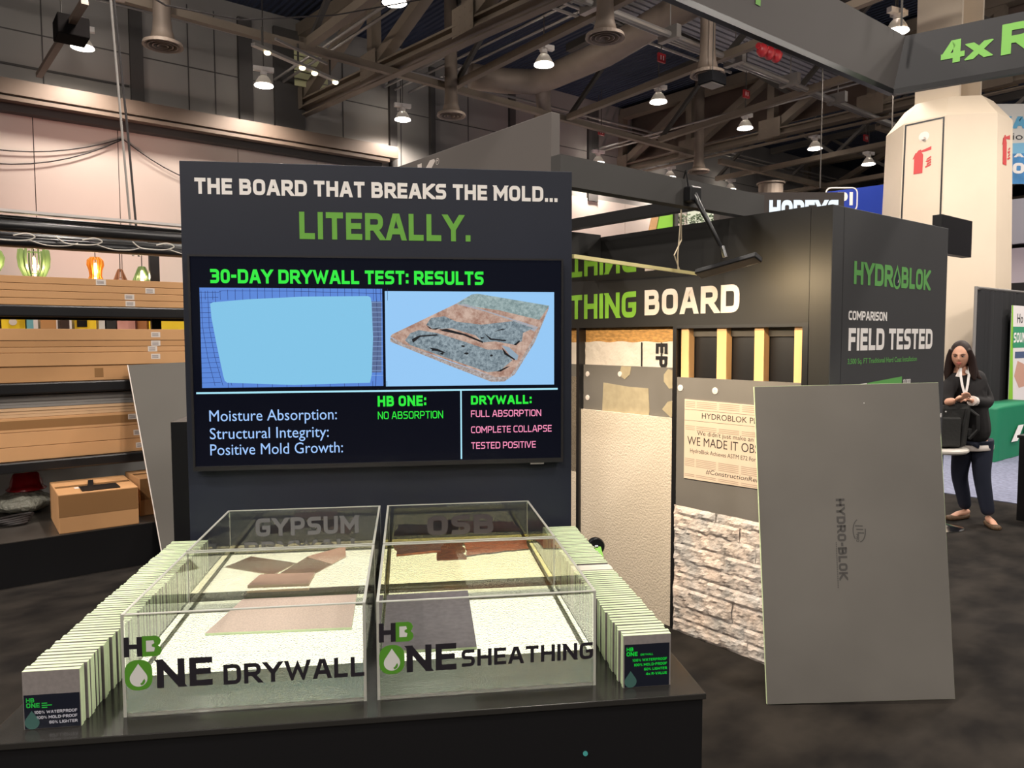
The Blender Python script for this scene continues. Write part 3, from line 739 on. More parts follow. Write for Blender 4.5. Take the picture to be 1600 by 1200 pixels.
# rows of sample blocks
m_face = M('grey_block_face', (128,122,120), 0.6, noise=(90, 0.08))
def block_mesh(x0, x1, th, h=0.137):
    b = MB(); b.mi = 0; b.box(x0, x1, 0.0012, th-0.0012, 0, h); b.mi = 1
    b.box(x0+0.0004, x1-0.0004, 0, 0.0012, 0.0004, h-0.0004); b.box(x0+0.0004, x1-0.0004, th-0.0012, th, 0.0004, h-0.0004)
    return b
m_sticker = M('dark_navy_sticker', (24,28,40), 0.25, spec=0.6)
m_stkgreen = M('bright_green_print', (40,190,70), 0.4)
m_stkwhite = M('pale_print', (196,196,206), 0.4)
m_stkdrop = M('teal_grey_drop_print', (62,98,92), 0.4)
m_stkbright = M('lit_green_print', (20,235,70), 0.4)  # shine of the right-hand sticker is put into this brighter green
def sticker(r, x0, w, h, y, z0, bright, lines):
    mi = m_stkbright if bright else m_stkgreen
    b = MB(); b.box(x0, x0+w, y-0.0006, y, z0, z0+h); s = part(r, 'sticker', b, m_sticker, 'dark navy sticker')
    e = y - 0.0009
    b = MB(); tech(b, 'HB', (x0+0.005,e,z0+h-0.017), UX, UZ, 0.010, 0.2); part(s, 'lettering', b, mi); b = MB(); tech(b, 'ONE', (x0+0.005,e,z0+h-0.030), UX, UZ, 0.011, 0.22); part(s, 'lettering', b, mi)
    for k, t in enumerate(lines):
        b = MB(); tech(b, t, (x0+w-0.006,e,z0+h-0.045-k*0.0125), UX, UZ, 0.0070, 0.2, align='r'); part(s, 'lettering', b, mi if bright else m_stkwhite)
    b = MB(); b.flat(drop_poly(x0+0.016, 0.021, 0.032, 0.044), (0,e,z0), UX, UZ); part(s, 'drop_print', b, m_stkdrop)
    if bright:
        b = MB(); tech(b, 'DRYWALL', (x0+0.042,e,z0+h-0.030), UX, UZ, 0.005, 0.2); part(s, 'lettering', b, mi)
    else:
        b = MB()
        for k, wd in enumerate((0.012,0.022,0.012)): b.flat([(x0+0.038,h-0.022-k*0.005),(x0+0.038+wd,h-0.022-k*0.005),(x0+0.038+wd,h-0.0195-k*0.005),(x0+0.038,h-0.0195-k*0.005)], (0,e,z0), UX, UZ)
        part(s, 'small_print', b, mi)
PITCH = 0.0187
def block_row(x0, x1, y0, side, white=()):
    n = 60
    fr_lab = 'front block of the row %s the tanks, with a dark sticker' % side
    lab = 'mint-edged grey board sample in the long row %s the tanks' % side
    grp = 'board samples standing in a row %s the tanks' % side
    me0 = None
    for i in range(n):
        y = y0 + i*PITCH
        if i == 0:
            r = thing('board_sample', fr_lab, 'sample block', 'T', (x0, y, 0.7503), grp)
            b = block_mesh(x0, x1, 0.0142); b.v = [(v[0], v[1]+y, v[2]+0.7503) for v in b.v]
            part(r, 'block', b, [m_mint, m_face])
            continue
        jx = random.uniform(-0.003,0.003); jr = random.uniform(-0.006,0.006)
        if i in white:
            b = block_mesh(0, x1-x0, 0.0127, 0.139)
            o = single('board_sample', 'plain white board sample standing among the grey ones %s the tanks' % side, 'sample block', b, [m_whiteblk, m_whiteblk], 'T', (0,0,0), grp)
        elif me0 is None:
            b = block_mesh(0, x1-x0, 0.0142)
            o = single('board_sample', lab, 'sample block', b, [m_mint, m_face], 'T', (0,0,0), grp); me0 = o
        else:
            o = me0.copy(); COL.objects.link(o)
        if i in white: y = y0 + 29*PITCH + (i-29)*0.0131
        o.location = tow('T', (x0+jx, y + (0 if i in white else random.uniform(-0.0015,0.0015)), 0.7503)); o.rotation_euler = (0, 0, FR['T']+jr)
    return
m_whiteblk = M('plain_white_sample', (226,222,208), 0.8)
block_row(-0.884, -0.760, 1.815, 'left of')
block_row(0.541, 0.668, 1.815, 'right of', white=(29,30,31,32))
for o in list(COL.objects):
    if o.get('label','').startswith('front block of the row left'): sticker(o, -0.8815, 0.120, 0.080, 1.8145, 0.752, False, ['100% WATERPROOF','100% MOLD-PROOF','60% LIGHTER'])
    if o.get('label','').startswith('front block of the row right'): sticker(o, 0.5445, 0.119, 0.112, 1.8145, 0.752, True, ['100% WATERPROOF','100% MOLD-PROOF','60% LIGHTER','4x R-VALUE'])

# cutting tool beside the right row, on the floor stand behind
r = thing('cutting_tool', 'small green cutter with a black wheel behind the right block row', 'tool', 'T', (0.70,2.66,0.75))
b = MB(); b.box(0.685,0.715,2.58,2.66,0.7503,0.82); b.bar((0.70,2.61,0.80),(0.70,2.70,0.86),0.026,0.03); part(r, 'body', b, M('lime_green_plastic', (120,190,50), 0.4), bevel=0.004)
b = MB(); b.lathe([(0.0,-0.012),(0.030,-0.012),(0.034,-0.006),(0.034,0.006),(0.030,0.012),(0.0,0.012)], (0,0,0), 22); b.v = [(0.695+v[0], 2.70+v[2], 0.868+v[1]) for v in b.v]; part(r, 'wheel', b, m_black, smooth='auto')
b = MB(); b.ellipsoid((0.695,2.688,0.868),(0.009,0.006,0.009),10,8); part(r, 'hub', b, m_chrome, smooth=True)
b = MB(); b.bar((0.69,2.66,0.84),(0.70,2.625,0.80),0.02,0.03); part(r, 'bracket', b, M('orange_plastic', (190,92,40), 0.4))

# ------------------------------------------------------------------ sign panel with the television (frame T)
r = thing('display_board', 'tall charcoal sign panel lettered THE BOARD THAT BREAKS THE MOLD', 'sign panel', 'T', (-0.09,3.05,0))
b = MB(); b.box(-0.838,0.668,3.0,3.09,0,2.318); part(r, 'panel', b, m_panel, bevel=0.002)
b = MB(); b.box(-0.925,-0.5,3.095,3.4,0,1.322); part(r, 'side_support', b, m_black)
b = MB(); tech(b, 'THE BOARD THAT BREAKS THE MOLD...', (-0.785,2.9985,2.196), UX, UZ, 0.060, 0.235, gap=0.12, fit=1.393); part(r, 'lettering', b, m_white_ink)
b = MB(); tech(b, 'LITERALLY.', (-0.404,2.9985,2.033), UX, UZ, 0.104, 0.22, gap=0.13, fit=0.660); part(r, 'lettering', b, m_green_ink)
tv = thing('television', 'wide flat television on the charcoal panel showing 30-DAY DRYWALL TEST', 'television', 'T', (-0.09,2.98,1.55))
b = MB(); b.box(-0.806,0.622,2.966,2.999,1.150,1.962); part(tv, 'casing', b, m_black, bevel=0.003)
b = MB()
for (x0,x1,z0,z1) in ((-0.808,0.624,1.958,1.965),(-0.808,0.624,1.147,1.164),(-0.808,-0.800,1.164,1.958),(0.616,0.624,1.164,1.958)): b.box(x0,x1,2.958,2.968,z0,z1)
part(tv, 'bezel', b, M('dark_steel_bezel', (58,57,58), 0.35, metal=0.5))
b = MB(); b.box(0.49,0.545,2.960,2.972,1.140,1.147); part(tv, 'logo_plate', b, m_pipe)
YS = 2.9655
b = MB(); b.box(-0.800,0.616,YS,2.968,1.164,1.958); sc = part(tv, 'screen', b, M('glossy_dark_screen', (8,9,16), 0.12, spec=0.5, emit=((6,8,18),1.0)))
e1, e2, e3, e4 = YS-0.0004, YS-0.0008, YS-0.0012, YS-0.0016
g_green = glow('screen_green', (40,236,60), 1.0); g_pink = glow('screen_pink', (255,150,190), 1.0); g_blue = glow('screen_pale_blue', (160,200,255), 1.0); g_cyan = glow('screen_line_cyan', (170,230,248), 1.0)
b = MB(); tech(b, '30-DAY DRYWALL TEST: RESULTS', (-0.729,e1,1.859), UX, UZ, 0.053, 0.225, gap=0.11, fit=1.033); part(sc, 'lettering', b, g_green)
b = MB(); tech(b, 'HB ONE:', (-0.115,e1,1.383), UX, UZ, 0.042, 0.24, fit=0.189); part(sc, 'lettering', b, g_green); b = MB(); tech(b, 'NO ABSORPTION', (-0.115,e1,1.333), UX, UZ, 0.030, 0.14, fit=0.255); part(sc, 'lettering', b, g_green); b = MB(); tech(b, 'DRYWALL:', (0.251,e1,1.385), UX, UZ, 0.036, 0.24, fit=0.245); part(sc, 'lettering', b, g_green)
for t, z, wd in (('FULL ABSORPTION',1.335,0.284),('COMPLETE COLLAPSE',1.271,0.327),('TESTED POSITIVE',1.207,0.262)):
    b = MB(); tech(b, t, (0.251,e1,z), UX, UZ, 0.027, 0.14, fit=wd); part(sc, 'lettering', b, g_pink)
for t, z, wd in (('Moisture Absorption:',1.336,0.474),('Structural Integrity:',1.268,0.442),('Positive Mold Growth:',1.206,0.495)):
    b = MB(); font(b, t, (-0.746,e1,z), UX, UZ, 0.042, fit=wd); part(sc, 'lettering', b, g_blue)
b = MB(); b.flat([(-0.791,1.441),(0.603,1.441),(0.603,1.448),(-0.791,1.448)], (0,e1,0), UX, UZ); b.flat([(0.2085,1.168),(0.2145,1.168),(0.2145,1.441),(0.2085,1.441)], (0,e1,0), UX, UZ); part(sc, 'divider_lines', b, g_cyan)
# left picture: pale board on blue tiles
px0, px1, pz0, pz1 = -0.769, -0.092, 1.464, 1.842
b = MB(); b.flat([(px0,pz0),(px1,pz0),(px1,pz1),(px0,pz1)], (0,e1,0), UX, UZ); pc = part(sc, 'picture', b, glow('tile_blue', (92,140,226), 0.9), 'picture of a pale board on blue tiles')
b = MB()
def ln(pts, wd, y):
    for p, q in zip(pts[:-1], pts[1:]):
        p, q = Vector(p), Vector(q); d = (q-p).normalized(); nn = Vector((-d.y, d.x))*wd/2
        b.flat([tuple(p-nn), tuple(q-nn), tuple(q+nn), tuple(p+nn)], (0,y,0), UX, UZ)
W_, H_ = px1-px0, pz1-pz0
for k in range(26): ln([(px0+W_*(0.03+0.04*k), pz1-H_*(0.035*max(0,1-k/7))), (px0+W_*(0.03+0.04*k), pz1-H_*0.12)], 0.0014, e2)
for k in range(12): ln([(px0+W_*(0.14+0.08*k), pz0), (px0+W_*(0.14+0.08*k), pz0+H_*0.05)], 0.0014, e2)
for d in (0.0,0.035,0.075): ln([(px0+W_*(0.008+d), pz1-H_*0.03), (px0+W_*(0.012+d), pz0+H_*0.6), (px0+W_*(0.035+d*1.1), pz0+H_*0.3), (px0+W_*(0.07+d*1.2), pz0+H_*0.02)], 0.0014, e2)
ln([(px0+W_*0.965,pz1),(px0+W_*0.975,pz0+H_*0.5),(px0+W_*0.955,pz0)], 0.002, e2)
for k in range(18): ln([(px0, pz1-H_*(0.1+0.05*k)), (px0+W_*0.10, pz1-H_*(0.095+0.05*k))], 0.0012, e2)
ln([(px0, pz1-H_*0.045),(px0+W_*0.1,pz1-H_*0.045),(px0+W_*0.12,pz1-H_*0.03),(px0+W_*0.5,pz1-H_*0.03),(px1,pz1-H_*0.05)], 0.0014, e2)
part(pc, 'tile_grout', b, glow('tile_joint', (22,36,100), 0.9))
b = MB(); b.flat([(px0+W_*0.935,pz0+H_*0.14),(px0+W_*0.99,pz0+H_*0.14),(px0+W_*0.995,pz1-H_*0.13),(px0+W_*0.935,pz1-H_*0.13)], (0,e2,0), UX, UZ); part(pc, 'grey_tiles', b, glow('tile_grey_blue', (96,116,160), 0.8))
b = MB()
for k in range(16): ln([(px0+W_*0.935, pz1-H_*(0.14+0.05*k)), (px1, pz1-H_*(0.14+0.05*k))], 0.0016, e3)
part(pc, 'pale_joints', b, glow('pale_joint', (150,185,240), 0.9))
b = MB(); b.flat([(px0+W_*u, pz0+H_*v) for (u, v) in ((0.135,0.05),(0.5,0.02),(0.925,0.035),(0.935,0.12),(0.945,0.5),(0.94,0.85),(0.935,0.91),(0.92,0.925),(0.55,0.915),(0.25,0.885),(0.07,0.855),(0.055,0.84),(0.06,0.70),(0.085,0.42),(0.115,0.12),(0.122,0.07))], (0,e3,0), UX, UZ)
part(pc, 'pale_board_picture', b, M('screen_board_blue', (4,4,4), 0.3, emit=((136,204,240), 0.92)))
# right picture: rotten drywall
qx0, qx1, qz0, qz1 = -0.082, 0.588, 1.462, 1.833
b = MB(); b.flat([(qx0,qz0),(qx1,qz0),(qx1,qz1),(qx0,qz1)], (0,e1,0), UX, UZ); pd = part(sc, 'picture', b, glow('picture_sky_blue', (152,204,250), 0.95), 'picture of a rotten peeling drywall piece')
def Q(u, v): return (qx0+(qx1-qx0)*(u-55)/1412, qz1-(qz1-qz0)*(v-75)/785)
def emis_noise(name, c1, c2, sc_, k):
    m = M(name, (4,4,4), 0.4); nt = m.node_tree; b = nt.nodes['Principled BSDF']
    t = nt.nodes.new('ShaderNodeTexNoise'); t.inputs['Scale'].default_value = sc_; t.inputs['Detail'].default_value = 6; t.inputs['Roughness'].default_value = 0.7
    tc = nt.nodes.new('ShaderNodeTexCoord'); rp = nt.nodes.new('ShaderNodeValToRGB')
    rp.color_ramp.elements[0].position = 0.38; rp.color_ramp.elements[1].position = 0.62
    rp.color_ramp.elements[0].color = (*lin(c1),1); rp.color_ramp.elements[1].color = (*lin(c2),1)
    nt.links.new(tc.outputs['Object'], t.inputs[0]); nt.links.new(t.outputs['Fac'], rp.inputs[0]); nt.links.new(rp.outputs[0], b.inputs['Emission Color'])
    b.inputs['Emission Strength'].default_value = k; return m
def pic(nm, pts, y, mat):
    b = MB(); b.flat([Q(*p) for p in pts], (0,y,0), UX, UZ); return part(pd, nm, b, mat)
pic('board_edge', [(95,455),(95,490),(600,700),(930,832),(1040,830),(1130,770),(1300,500),(1420,215),(1420,190),(1100,600),(960,790),(500,630)], e2, emis_noise('pic_edge', (150,130,120), (196,190,190), 120, 0.9))
pic('board_face', [(95,450),(110,430),(640,175),(770,98),(820,92),(1425,190),(1330,400),(1150,700),(1080,790),(960,790),(600,660),(250,530)], e2-0.0002, emis_noise('pic_face', (158,118,102), (208,180,164), 30, 0.95))
pic('paper_strip', [(640,180),(770,98),(820,92),(1425,190),(1340,310),(1000,230)], e3, emis_noise('pic_paper', (120,142,144), (168,188,188), 90, 0.95))
pic('pale_strip', [(640,180),(720,180),(1330,370),(1300,410),(1150,330),(880,240)], e3-0.0002, emis_noise('pic_pale', (160,170,184), (190,180,180), 60, 0.9))
mg = emis_noise('pic_mould', (92,108,118), (156,172,180), 90, 0.95)
pic('mould_paper', [(215,480),(260,420),(330,395),(480,420),(700,490),(900,560),(1020,560),(1110,650),(1000,740),(900,750),(620,650),(260,520)], e3, mg)
pic('mould_paper', [(390,350),(430,295),(540,280),(640,325),(850,350),(1120,320),(1290,380),(1200,420),(1190,490),(1130,520),(960,490),(860,500),(800,440),(600,380),(450,390)], e3-0.0003, mg)
pic('mould_paper', [(1020,525),(1080,540),(1160,610),(1150,650),(1110,640)], e3-0.0003, glow('pic_flap', (150,172,190), 0.9))
mk = glow('pic_shadow', (20,22,28), 0.8)
for pts in ([(500,390),(560,385),(720,430),(860,490),(860,505),(700,440),(520,402)],[(270,470),(330,440),(480,430),(485,440),(340,452),(280,500)],[(870,420),(930,465),(1060,480),(1050,490),(920,478)],[(975,745),(1060,705),(1090,700),(1010,745)],[(1020,540),(1060,590),(1130,640),(1125,650),(1040,600)],[(410,540),(480,550),(560,590),(450,565)],[(385,350),(440,385),(515,370),(470,392),(420,385)],[(950,410),(1020,385),(1050,390),(990,402)],[(1120,520),(1170,480),(1172,495),(1140,525)]):
    pic('tear_shadow', pts, e4, mk)
for (u, v) in ((450,560),(520,590),(690,530),(850,460),(930,610),(720,590)): pic('mould_spot', [(u+14*math.cos(a*PI/4)*random.uniform(0.6,1.6), v+7*math.sin(a*PI/4)*random.uniform(0.6,1.6)) for a in range(8)], e4, mk)
# ------------------------------------------------------------------ booth wall (frame H, plane x = 3.3)
WX = 3.3
r = thing('booth_wall', 'black booth wall with the THING BOARD fascia above framed wall samples', 'booth wall', 'H', (3.4,2.6,0))
b = MB(); b.box(WX, WX+0.12, 1.902, 4.6, 1.712, 2.262); part(r, 'fascia', b, m_panelw)
b = MB(); b.box(WX, WX+0.12, 1.795, 1.9, 0, 2.255); part(r, 'pilaster', b, m_panelw)
b = MB(); b.box(WX+0.03, WX+0.12, 1.9, 1.93, 0, 1.712); part(r, 'recess_strip', b, m_black)
b = MB(); b.box(WX+0.13, WX+0.15, 1.8, 4.6, 0, 2.25); part(r, 'back_board', b, m_black)
b = MB(); b.box(WX-0.004, WX+0.12, 2.683, 2.707, 0, 1.712); b.box(WX-0.004, WX+0.12, 3.46, 3.485, 0, 1.712); b.box(WX-0.004, WX+0.02, 1.9, 1.93, 0, 1.72); b.box(WX-0.003, WX+0.03, 1.93, 2.683, 1.700, 1.716); part(r, 'black_trim', b, m_blackm)
b = MB(); tech(b, 'THING', (WX-0.0015,3.542,1.768), WY, UZ, 0.152, 0.215, gap=0.12, fit=0.560); part(r, 'lettering', b, M('lime_vinyl', (126,184,48), 0.6))
b = MB(); tech(b, 'BOARD', (WX-0.0015,2.918,1.778), WY, UZ, 0.144, 0.23, gap=0.13, fit=0.636); part(r, 'lettering', b, M('cream_vinyl', (238,222,208), 0.6))

m_osb = M('strand_board', (196,148,84), 0.7, noise=(26, 0.28, (1,1,3)), bump=(50,0.4,0.01))
m_wrap = M('white_house_wrap', (226,216,204), 0.6, bump=(9,0.8,0.03))
m_stucco = M('cream_stucco', (208,196,178), 0.9, bump=(90,0.6,0.01))
m_buff = M('buff_mortar', (168,156,128), 0.85, noise=(20,0.08))
def sample_wall(y0, y1, label, full):
    r = thing('wall_sample', label, 'wall sample', 'H', (WX+0.05,(y0+y1)/2,0), 'layered wall samples in the booth wall')
    b = MB(); b.box(WX+0.055, WX+0.07, y0, y1, 0, 1.71); part(r, 'strand_board', b, m_osb)
    b = MB(); n = 24
    vs = []; fs = []
    for j in range(9):
        for i in range(n+1): vs.append((WX+0.050+random.uniform(-0.003,0.003), y0+(y1-y0)*i/n, 1.40+(1.625-1.40)*j/8+(0.004*math.sin(i) if j == 8 else 0)))
    for j in range(8):
        for i in range(n): fs.append((j*(n+1)+i, j*(n+1)+i+1, (j+1)*(n+1)+i+1, (j+1)*(n+1)+i))
    b.add(vs, fs); wr = part(r, 'house_wrap', b, m_wrap, smooth=True)
    if full:
        bb = MB()
        for yy in (2.985, 2.835): bb.flat([(-yy,1.481),(-yy+0.010,1.481),(-yy+0.010,1.622),(-yy,1.622)], (WX+0.0455,0,0), WY, UZ)
        tech(bb, 'EP', (WX+0.0455,2.872,1.617), (0,0,-1), WY, 0.085, 0.24, gap=0.16)
        part(wr, 'lettering', bb, m_dark_ink)
    b = MB(); b.box(WX+0.035, WX+0.047, y0, y1, 1.0, 1.48); cb = part(r, 'grey_board', b, m_greyb)
    if full:
        bb = MB(); bb.slab([(-3.29,1.17),(-2.92,1.16),(-2.905,1.22),(-2.915,1.355),(-3.05,1.355),(-3.10,1.358),(-3.28,1.372)], (WX+0.035,0,0), WY, UZ, (-1,0,0), 0.002)
        bb.slab([(-3.15,1.42),(-3.10,1.40),(-3.06,1.43),(-3.05,1.478),(-3.13,1.478)], (WX+0.035,0,0), WY, UZ, (-1,0,0), 0.002)
        bb.slab([(-2.80,1.40),(-2.76,1.36),(-2.715,1.37),(-2.712,1.46),(-2.77,1.472),(-2.80,1.44)], (WX+0.035,0,0), WY, UZ, (-1,0,0), 0.002)
        bb.slab([(-2.81,1.24),(-2.75,1.20),(-2.713,1.21),(-2.713,1.30),(-2.77,1.285)], (WX+0.035,0,0), WY, UZ, (-1,0,0), 0.002)
        part(cb, 'mortar_patch', bb, m_buff)
        for (yy, zz) in ((3.42,1.42),(3.14,1.43),(3.42,1.27),(2.72,1.29)):
            bb = MB(); bb.lathe([(0,-0.003),(0.016,-0.002),(0.017,0.002),(0,0.003)], (0,0,0), 16); bb.v = [(WX+0.032+v[2], yy+v[0], zz+v[1]) for v in bb.v]; part(cb, 'washer', bb, m_label)
    b = MB(); b.box(WX+0.014, WX+0.034, y0, y1, 0.0, 1.196); part(r, 'stucco_coat', b, m_stucco)
sample_wall(2.708, 3.459, 'layered wall sample with white house wrap and tall cream stucco, left of the stone-clad sample', True)
r2 = thing('wall_sample', 'narrow sliver of a wall sample between the charcoal sign and a black trim', 'wall sample', 'H', (WX+0.05,3.8,0), 'layered wall samples in the booth wall')
b = MB(); b.box(WX+0.055, WX+0.07, 3.486, 4.2, 1.62, 1.71); part(r2, 'strand_board', b, m_osb)
b = MB(); b.box(WX+0.04, WX+0.055, 3.486, 4.2, 1.48, 1.62); part(r2, 'house_wrap', b, m_wrap)
b = MB(); b.box(WX+0.03, WX+0.055, 3.486, 4.2, 0.78, 1.40)
part(r2, 'metal_lath', b, M('metal_lath', (150,140,124), 0.4, metal=0.5, noise=(160,0.4)))
b = MB(); b.box(WX+0.032, WX+0.055, 3.486, 4.2, 1.40, 1.48); part(r2, 'grey_board', b, m_greyb)
b = MB(); b.box(WX+0.03, WX+0.055, 3.486, 4.2, 0, 0.78); part(r2, 'stucco_coat', b, m_stucco)

r = thing('wall_sample', 'stone-clad wall sample with bare pine studs at the top, behind the leaning board', 'wall sample', 'H', (WX+0.05,2.3,0), 'layered wall samples in the booth wall')
for (y0, y1) in ((2.615,2.668),(2.372,2.432),(2.150,2.205),(1.936,1.985)):
    b = MB(); b.box(WX+0.02, WX+0.07, y0, y1, 0.6, 1.702); part(r, 'stud', b, m_wood, bevel=0.002)
b = MB(); b.box(WX+0.075, WX+0.085, 1.93, 2.683, 0.5, 1.70); part(r, 'rear_board', b, m_blackm)
b = MB(); b.box(WX+0.060, WX+0.075, 1.93, 2.683, 1.655, 1.70); part(r, 'top_ledge', b, M('grey_ledge', (92,86,76), 0.6))
b = MB(); b.box(WX+0.004, WX+0.018, 1.925, 2.682, 0.70, 1.431); gb = part(r, 'grey_board', b, m_greyb)
for (yy, zz) in ((2.655,1.372),(2.425,1.368)):
    bb = MB(); bb.lathe([(0,-0.003),(0.017,-0.002),(0.018,0.002),(0.006,0.004),(0,0.001)], (0,0,0), 18); bb.v = [(WX+0.002-v[2], yy+v[0], zz+v[1]) for v in bb.v]; part(gb, 'washer', bb, m_label)
# split-face stone: courses of irregular stones
st = MB(); z = 0.0
while z < 0.712:
    hgt = min(random.choice((0.06,0.075,0.09,0.11)), 0.716-z)
    if 0.716-z-hgt < 0.03: hgt = 0.716-z
    y = 2.684
    while y > 1.93:
        L = random.uniform(0.22,0.60); y1 = max(1.925, y-L); dep = random.uniform(0.016,0.030)
        nx, nz = max(2, int((y-y1)/0.02)), max(2, int(hgt/0.014))
        vs = []; fs = []
        ph = random.uniform(0,9)
        for j in range(nz+1):
            for i in range(nx+1):
                e = 0.72 if i in (0,nx) or j in (0,nz) else 1
                d = e*(dep + 0.005*math.sin(i*0.55+ph)*math.cos(j*1.1+ph+i*0.3) + 0.003*math.sin(i*1.7+j*0.9+ph) + random.uniform(-0.0022,0.0022))
                vs.append((WX+0.012-d, y-(y-y1)*i/nx*(0.995), z+hgt*j/nz))
        for j in range(nz):
            for i in range(nx): fs.append((j*(nx+1)+i, j*(nx+1)+i+1, (j+1)*(nx+1)+i+1, (j+1)*(nx+1)+i))
        st.add(vs, fs); y = y1
    z += hgt
st.box(WX+0.010, WX+0.018, 1.925, 2.684, 0, 0.714)
part(r, 'stone_veneer', st, M('pale_split_stone', (226,208,194), 0.85, noise=(9, 0.1), bump=(45,0.45,0.02), rgb2=(190,186,182)), flip=False)

r = thing('newspaper_poster', 'cream newspaper-style poster fixed on the grey board above the stone', 'poster', 'H', (WX,2.35,0.87))
b = MB(); b.slab([(-2.622,0.874),(-1.96,0.890),(-1.96,1.305),(-2.622,1.312)], (WX+0.004,0,0), WY, UZ, (-1,0,0), 0.006); part(r, 'sheet', b, M('newsprint', (214,194,172), 0.85))
m_news = M('grey_news_print', (176,156,138), 0.9); m_newsk = M('dark_news_print', (58,50,48), 0.85); m_rule = M('brown_news_rule', (120,104,92), 0.85)
PX = WX-0.0026
b = MB()
for (ya, yb_) in ((2.615,2.55),(2.54,2.41),(2.395,2.27),(2.255,2.13),(2.115,1.97)):
    z = 1.298
    while z > 0.885:
        if not (1.165 < z < 1.26 or 0.985 < z < 1.14 or 0.905 < z < 0.945): b.flat([(-ya,z),(-yb_-random.uniform(0,0.03)*0,z),(-yb_,z+0.004),(-ya,z+0.004)], (PX,0,0), WY, UZ)
        z -= 0.0095
part(r, 'small_print', b, m_news)
b = MB(); b.flat([(-2.62,1.256),(-1.97,1.256),(-1.97,1.258),(-2.62,1.258)], (PX,0,0), WY, UZ); b.flat([(-2.62,1.196),(-1.97,1.200),(-1.97,1.202),(-2.62,1.198)], (PX,0,0), WY, UZ); part(r, 'rule_lines', b, m_rule)
b = MB(); font(b, 'HYDROBLOK PRESENTS', (PX,2.505,1.214), WY, UZ, 0.030, fit=0.50); part(r, 'lettering', b, m_newsk)
b = MB(); font(b, "We didn't just make an alternative", (PX,2.535,1.122), WY, UZ, 0.023, fit=0.52); part(r, 'lettering', b, m_newsk)
b = MB(); font(b, 'WE MADE IT OBSOLETE', (PX,2.60,1.064), WY, UZ, 0.046, fit=0.615); part(r, 'lettering', b, m_newsk)
b = MB(); font(b, 'HydroBlok Achieves ASTM E72 For S', (PX,2.58,1.022), WY, UZ, 0.022, fit=0.43); part(r, 'lettering', b, m_newsk)
b = MB(); font(b, '#ConstructionReimagined', (PX,2.475,0.918), WY, UZ, 0.024, fit=0.46, shear=0.15); part(r, 'lettering', b, m_newsk)

# field-tested sign panel (frame H, plane y = 1.792)
FY = 1.792
r = thing('field_sign_panel', 'dark grey sign panel lettered FIELD TESTED, behind the leaning board', 'sign panel', 'H', (3.9,1.82,0))
b = MB(); b.box(3.301,4.55,FY,FY+0.06,0,2.255); part(r, 'panel', b, M('dark_grey_laminate', (66,66,67), 0.5, spec=0.35), bevel=0.002)
b = MB(); b.box(3.40,3.402,FY-0.0005,FY,0,2.25); part(r, 'joint_line', b, m_black)
FE = FY-0.0012
m_g2 = M('mid_green_vinyl', (96,168,84), 0.6)
b = MB(); w0 = tech(b, 'HYDR', (3.502,FE,1.902), UX, UZ, 0.109, 0.23, gap=0.10, fit=0.395); part(r, 'lettering', b, m_g2)
b = MB(); tech(b, 'BLOK', (3.992,FE,1.902), UX, UZ, 0.109, 0.23, gap=0.10, fit=0.338); part(r, 'lettering', b, m_g2)
b = MB(); b.flat(drop_poly(3.944,1.956,0.082,0.125), (0,FE,0), UX, UZ); dr = part(r, 'drop_mark', b, m_g2)
b = MB(); b.flat(drop_poly(3.944,1.951,0.050,0.085), (0,FE-0.0004,0), UX, UZ); part(dr, 'drop_centre', b, m_panel)
b = MB(); b.flat([(3.951,1.925),(3.960,1.932),(3.962,1.945),(3.957,1.94)], (0,FE-0.0008,0), UX, UZ); part(dr, 'drop_glint', b, m_label)
b = MB(); tech(b, 'COMPARISON', (3.460,FE,1.731), UX, UZ, 0.044, 0.22, gap=0.09, fit=0.385); part(r, 'lettering', b, m_white_ink); b = MB(); tech(b, 'FIELD TESTED', (3.465,FE,1.585), UX, UZ, 0.108, 0.23, gap=0.10, fit=0.918); part(r, 'lettering', b, m_white_ink)
b = MB(); font(b, '3,500 Sq. FT Traditional Hard Coat Installation', (3.462,FE,1.522), UX, UZ, 0.024, fit=0.735, bold=0.012); part(r, 'lettering', b, m_g2)
b = MB(); b.flat([(3.465,1.375),(3.655,1.375),(3.655,1.424),(3.465,1.416)], (0,FE,0), UX, UZ); part(r, 'white_bar', b, m_white_ink)
b = MB(); b.flat([(3.66,1.375),(4.03,1.375),(4.03,1.444),(3.66,1.424)], (0,FE,0), UX, UZ); part(r, 'green_bar', b, m_g2)
b = MB(); tech(b, '48', (3.665,FE-0.0004,1.398), UX, UZ, 0.016, 0.2); part(r, 'lettering', b, m_white_ink)
b = MB(); tech(b, '10.000', (4.045,FE,1.402), UX, UZ, 0.026, 0.2, gap=0.08, fit=0.085); part(r, 'lettering', b, m_white_ink); b = MB(); tech(b, '18', (4.50,FE,1.195), UX, UZ, 0.024, 0.2, fit=0.035); part(r, 'lettering', b, m_white_ink)
b = MB(); b.box(4.552,4.98,1.83,1.88,2.125,2.34); single('header_beam', 'black beam stub sticking out behind the FIELD TESTED panel, in front of the beige column', 'beam', b, m_black, 'H', (4.7,1.85,2.2), 'black header beams of the booth', kind='thing')
b = MB(); b.box(4.552,4.62,1.84,1.875,1.925,1.945); single('clip_lamp', 'small black lamp end poking out right of the FIELD TESTED panel', 'lamp', b, m_black, 'H', (4.6,1.85,1.93), bevel=0.004)

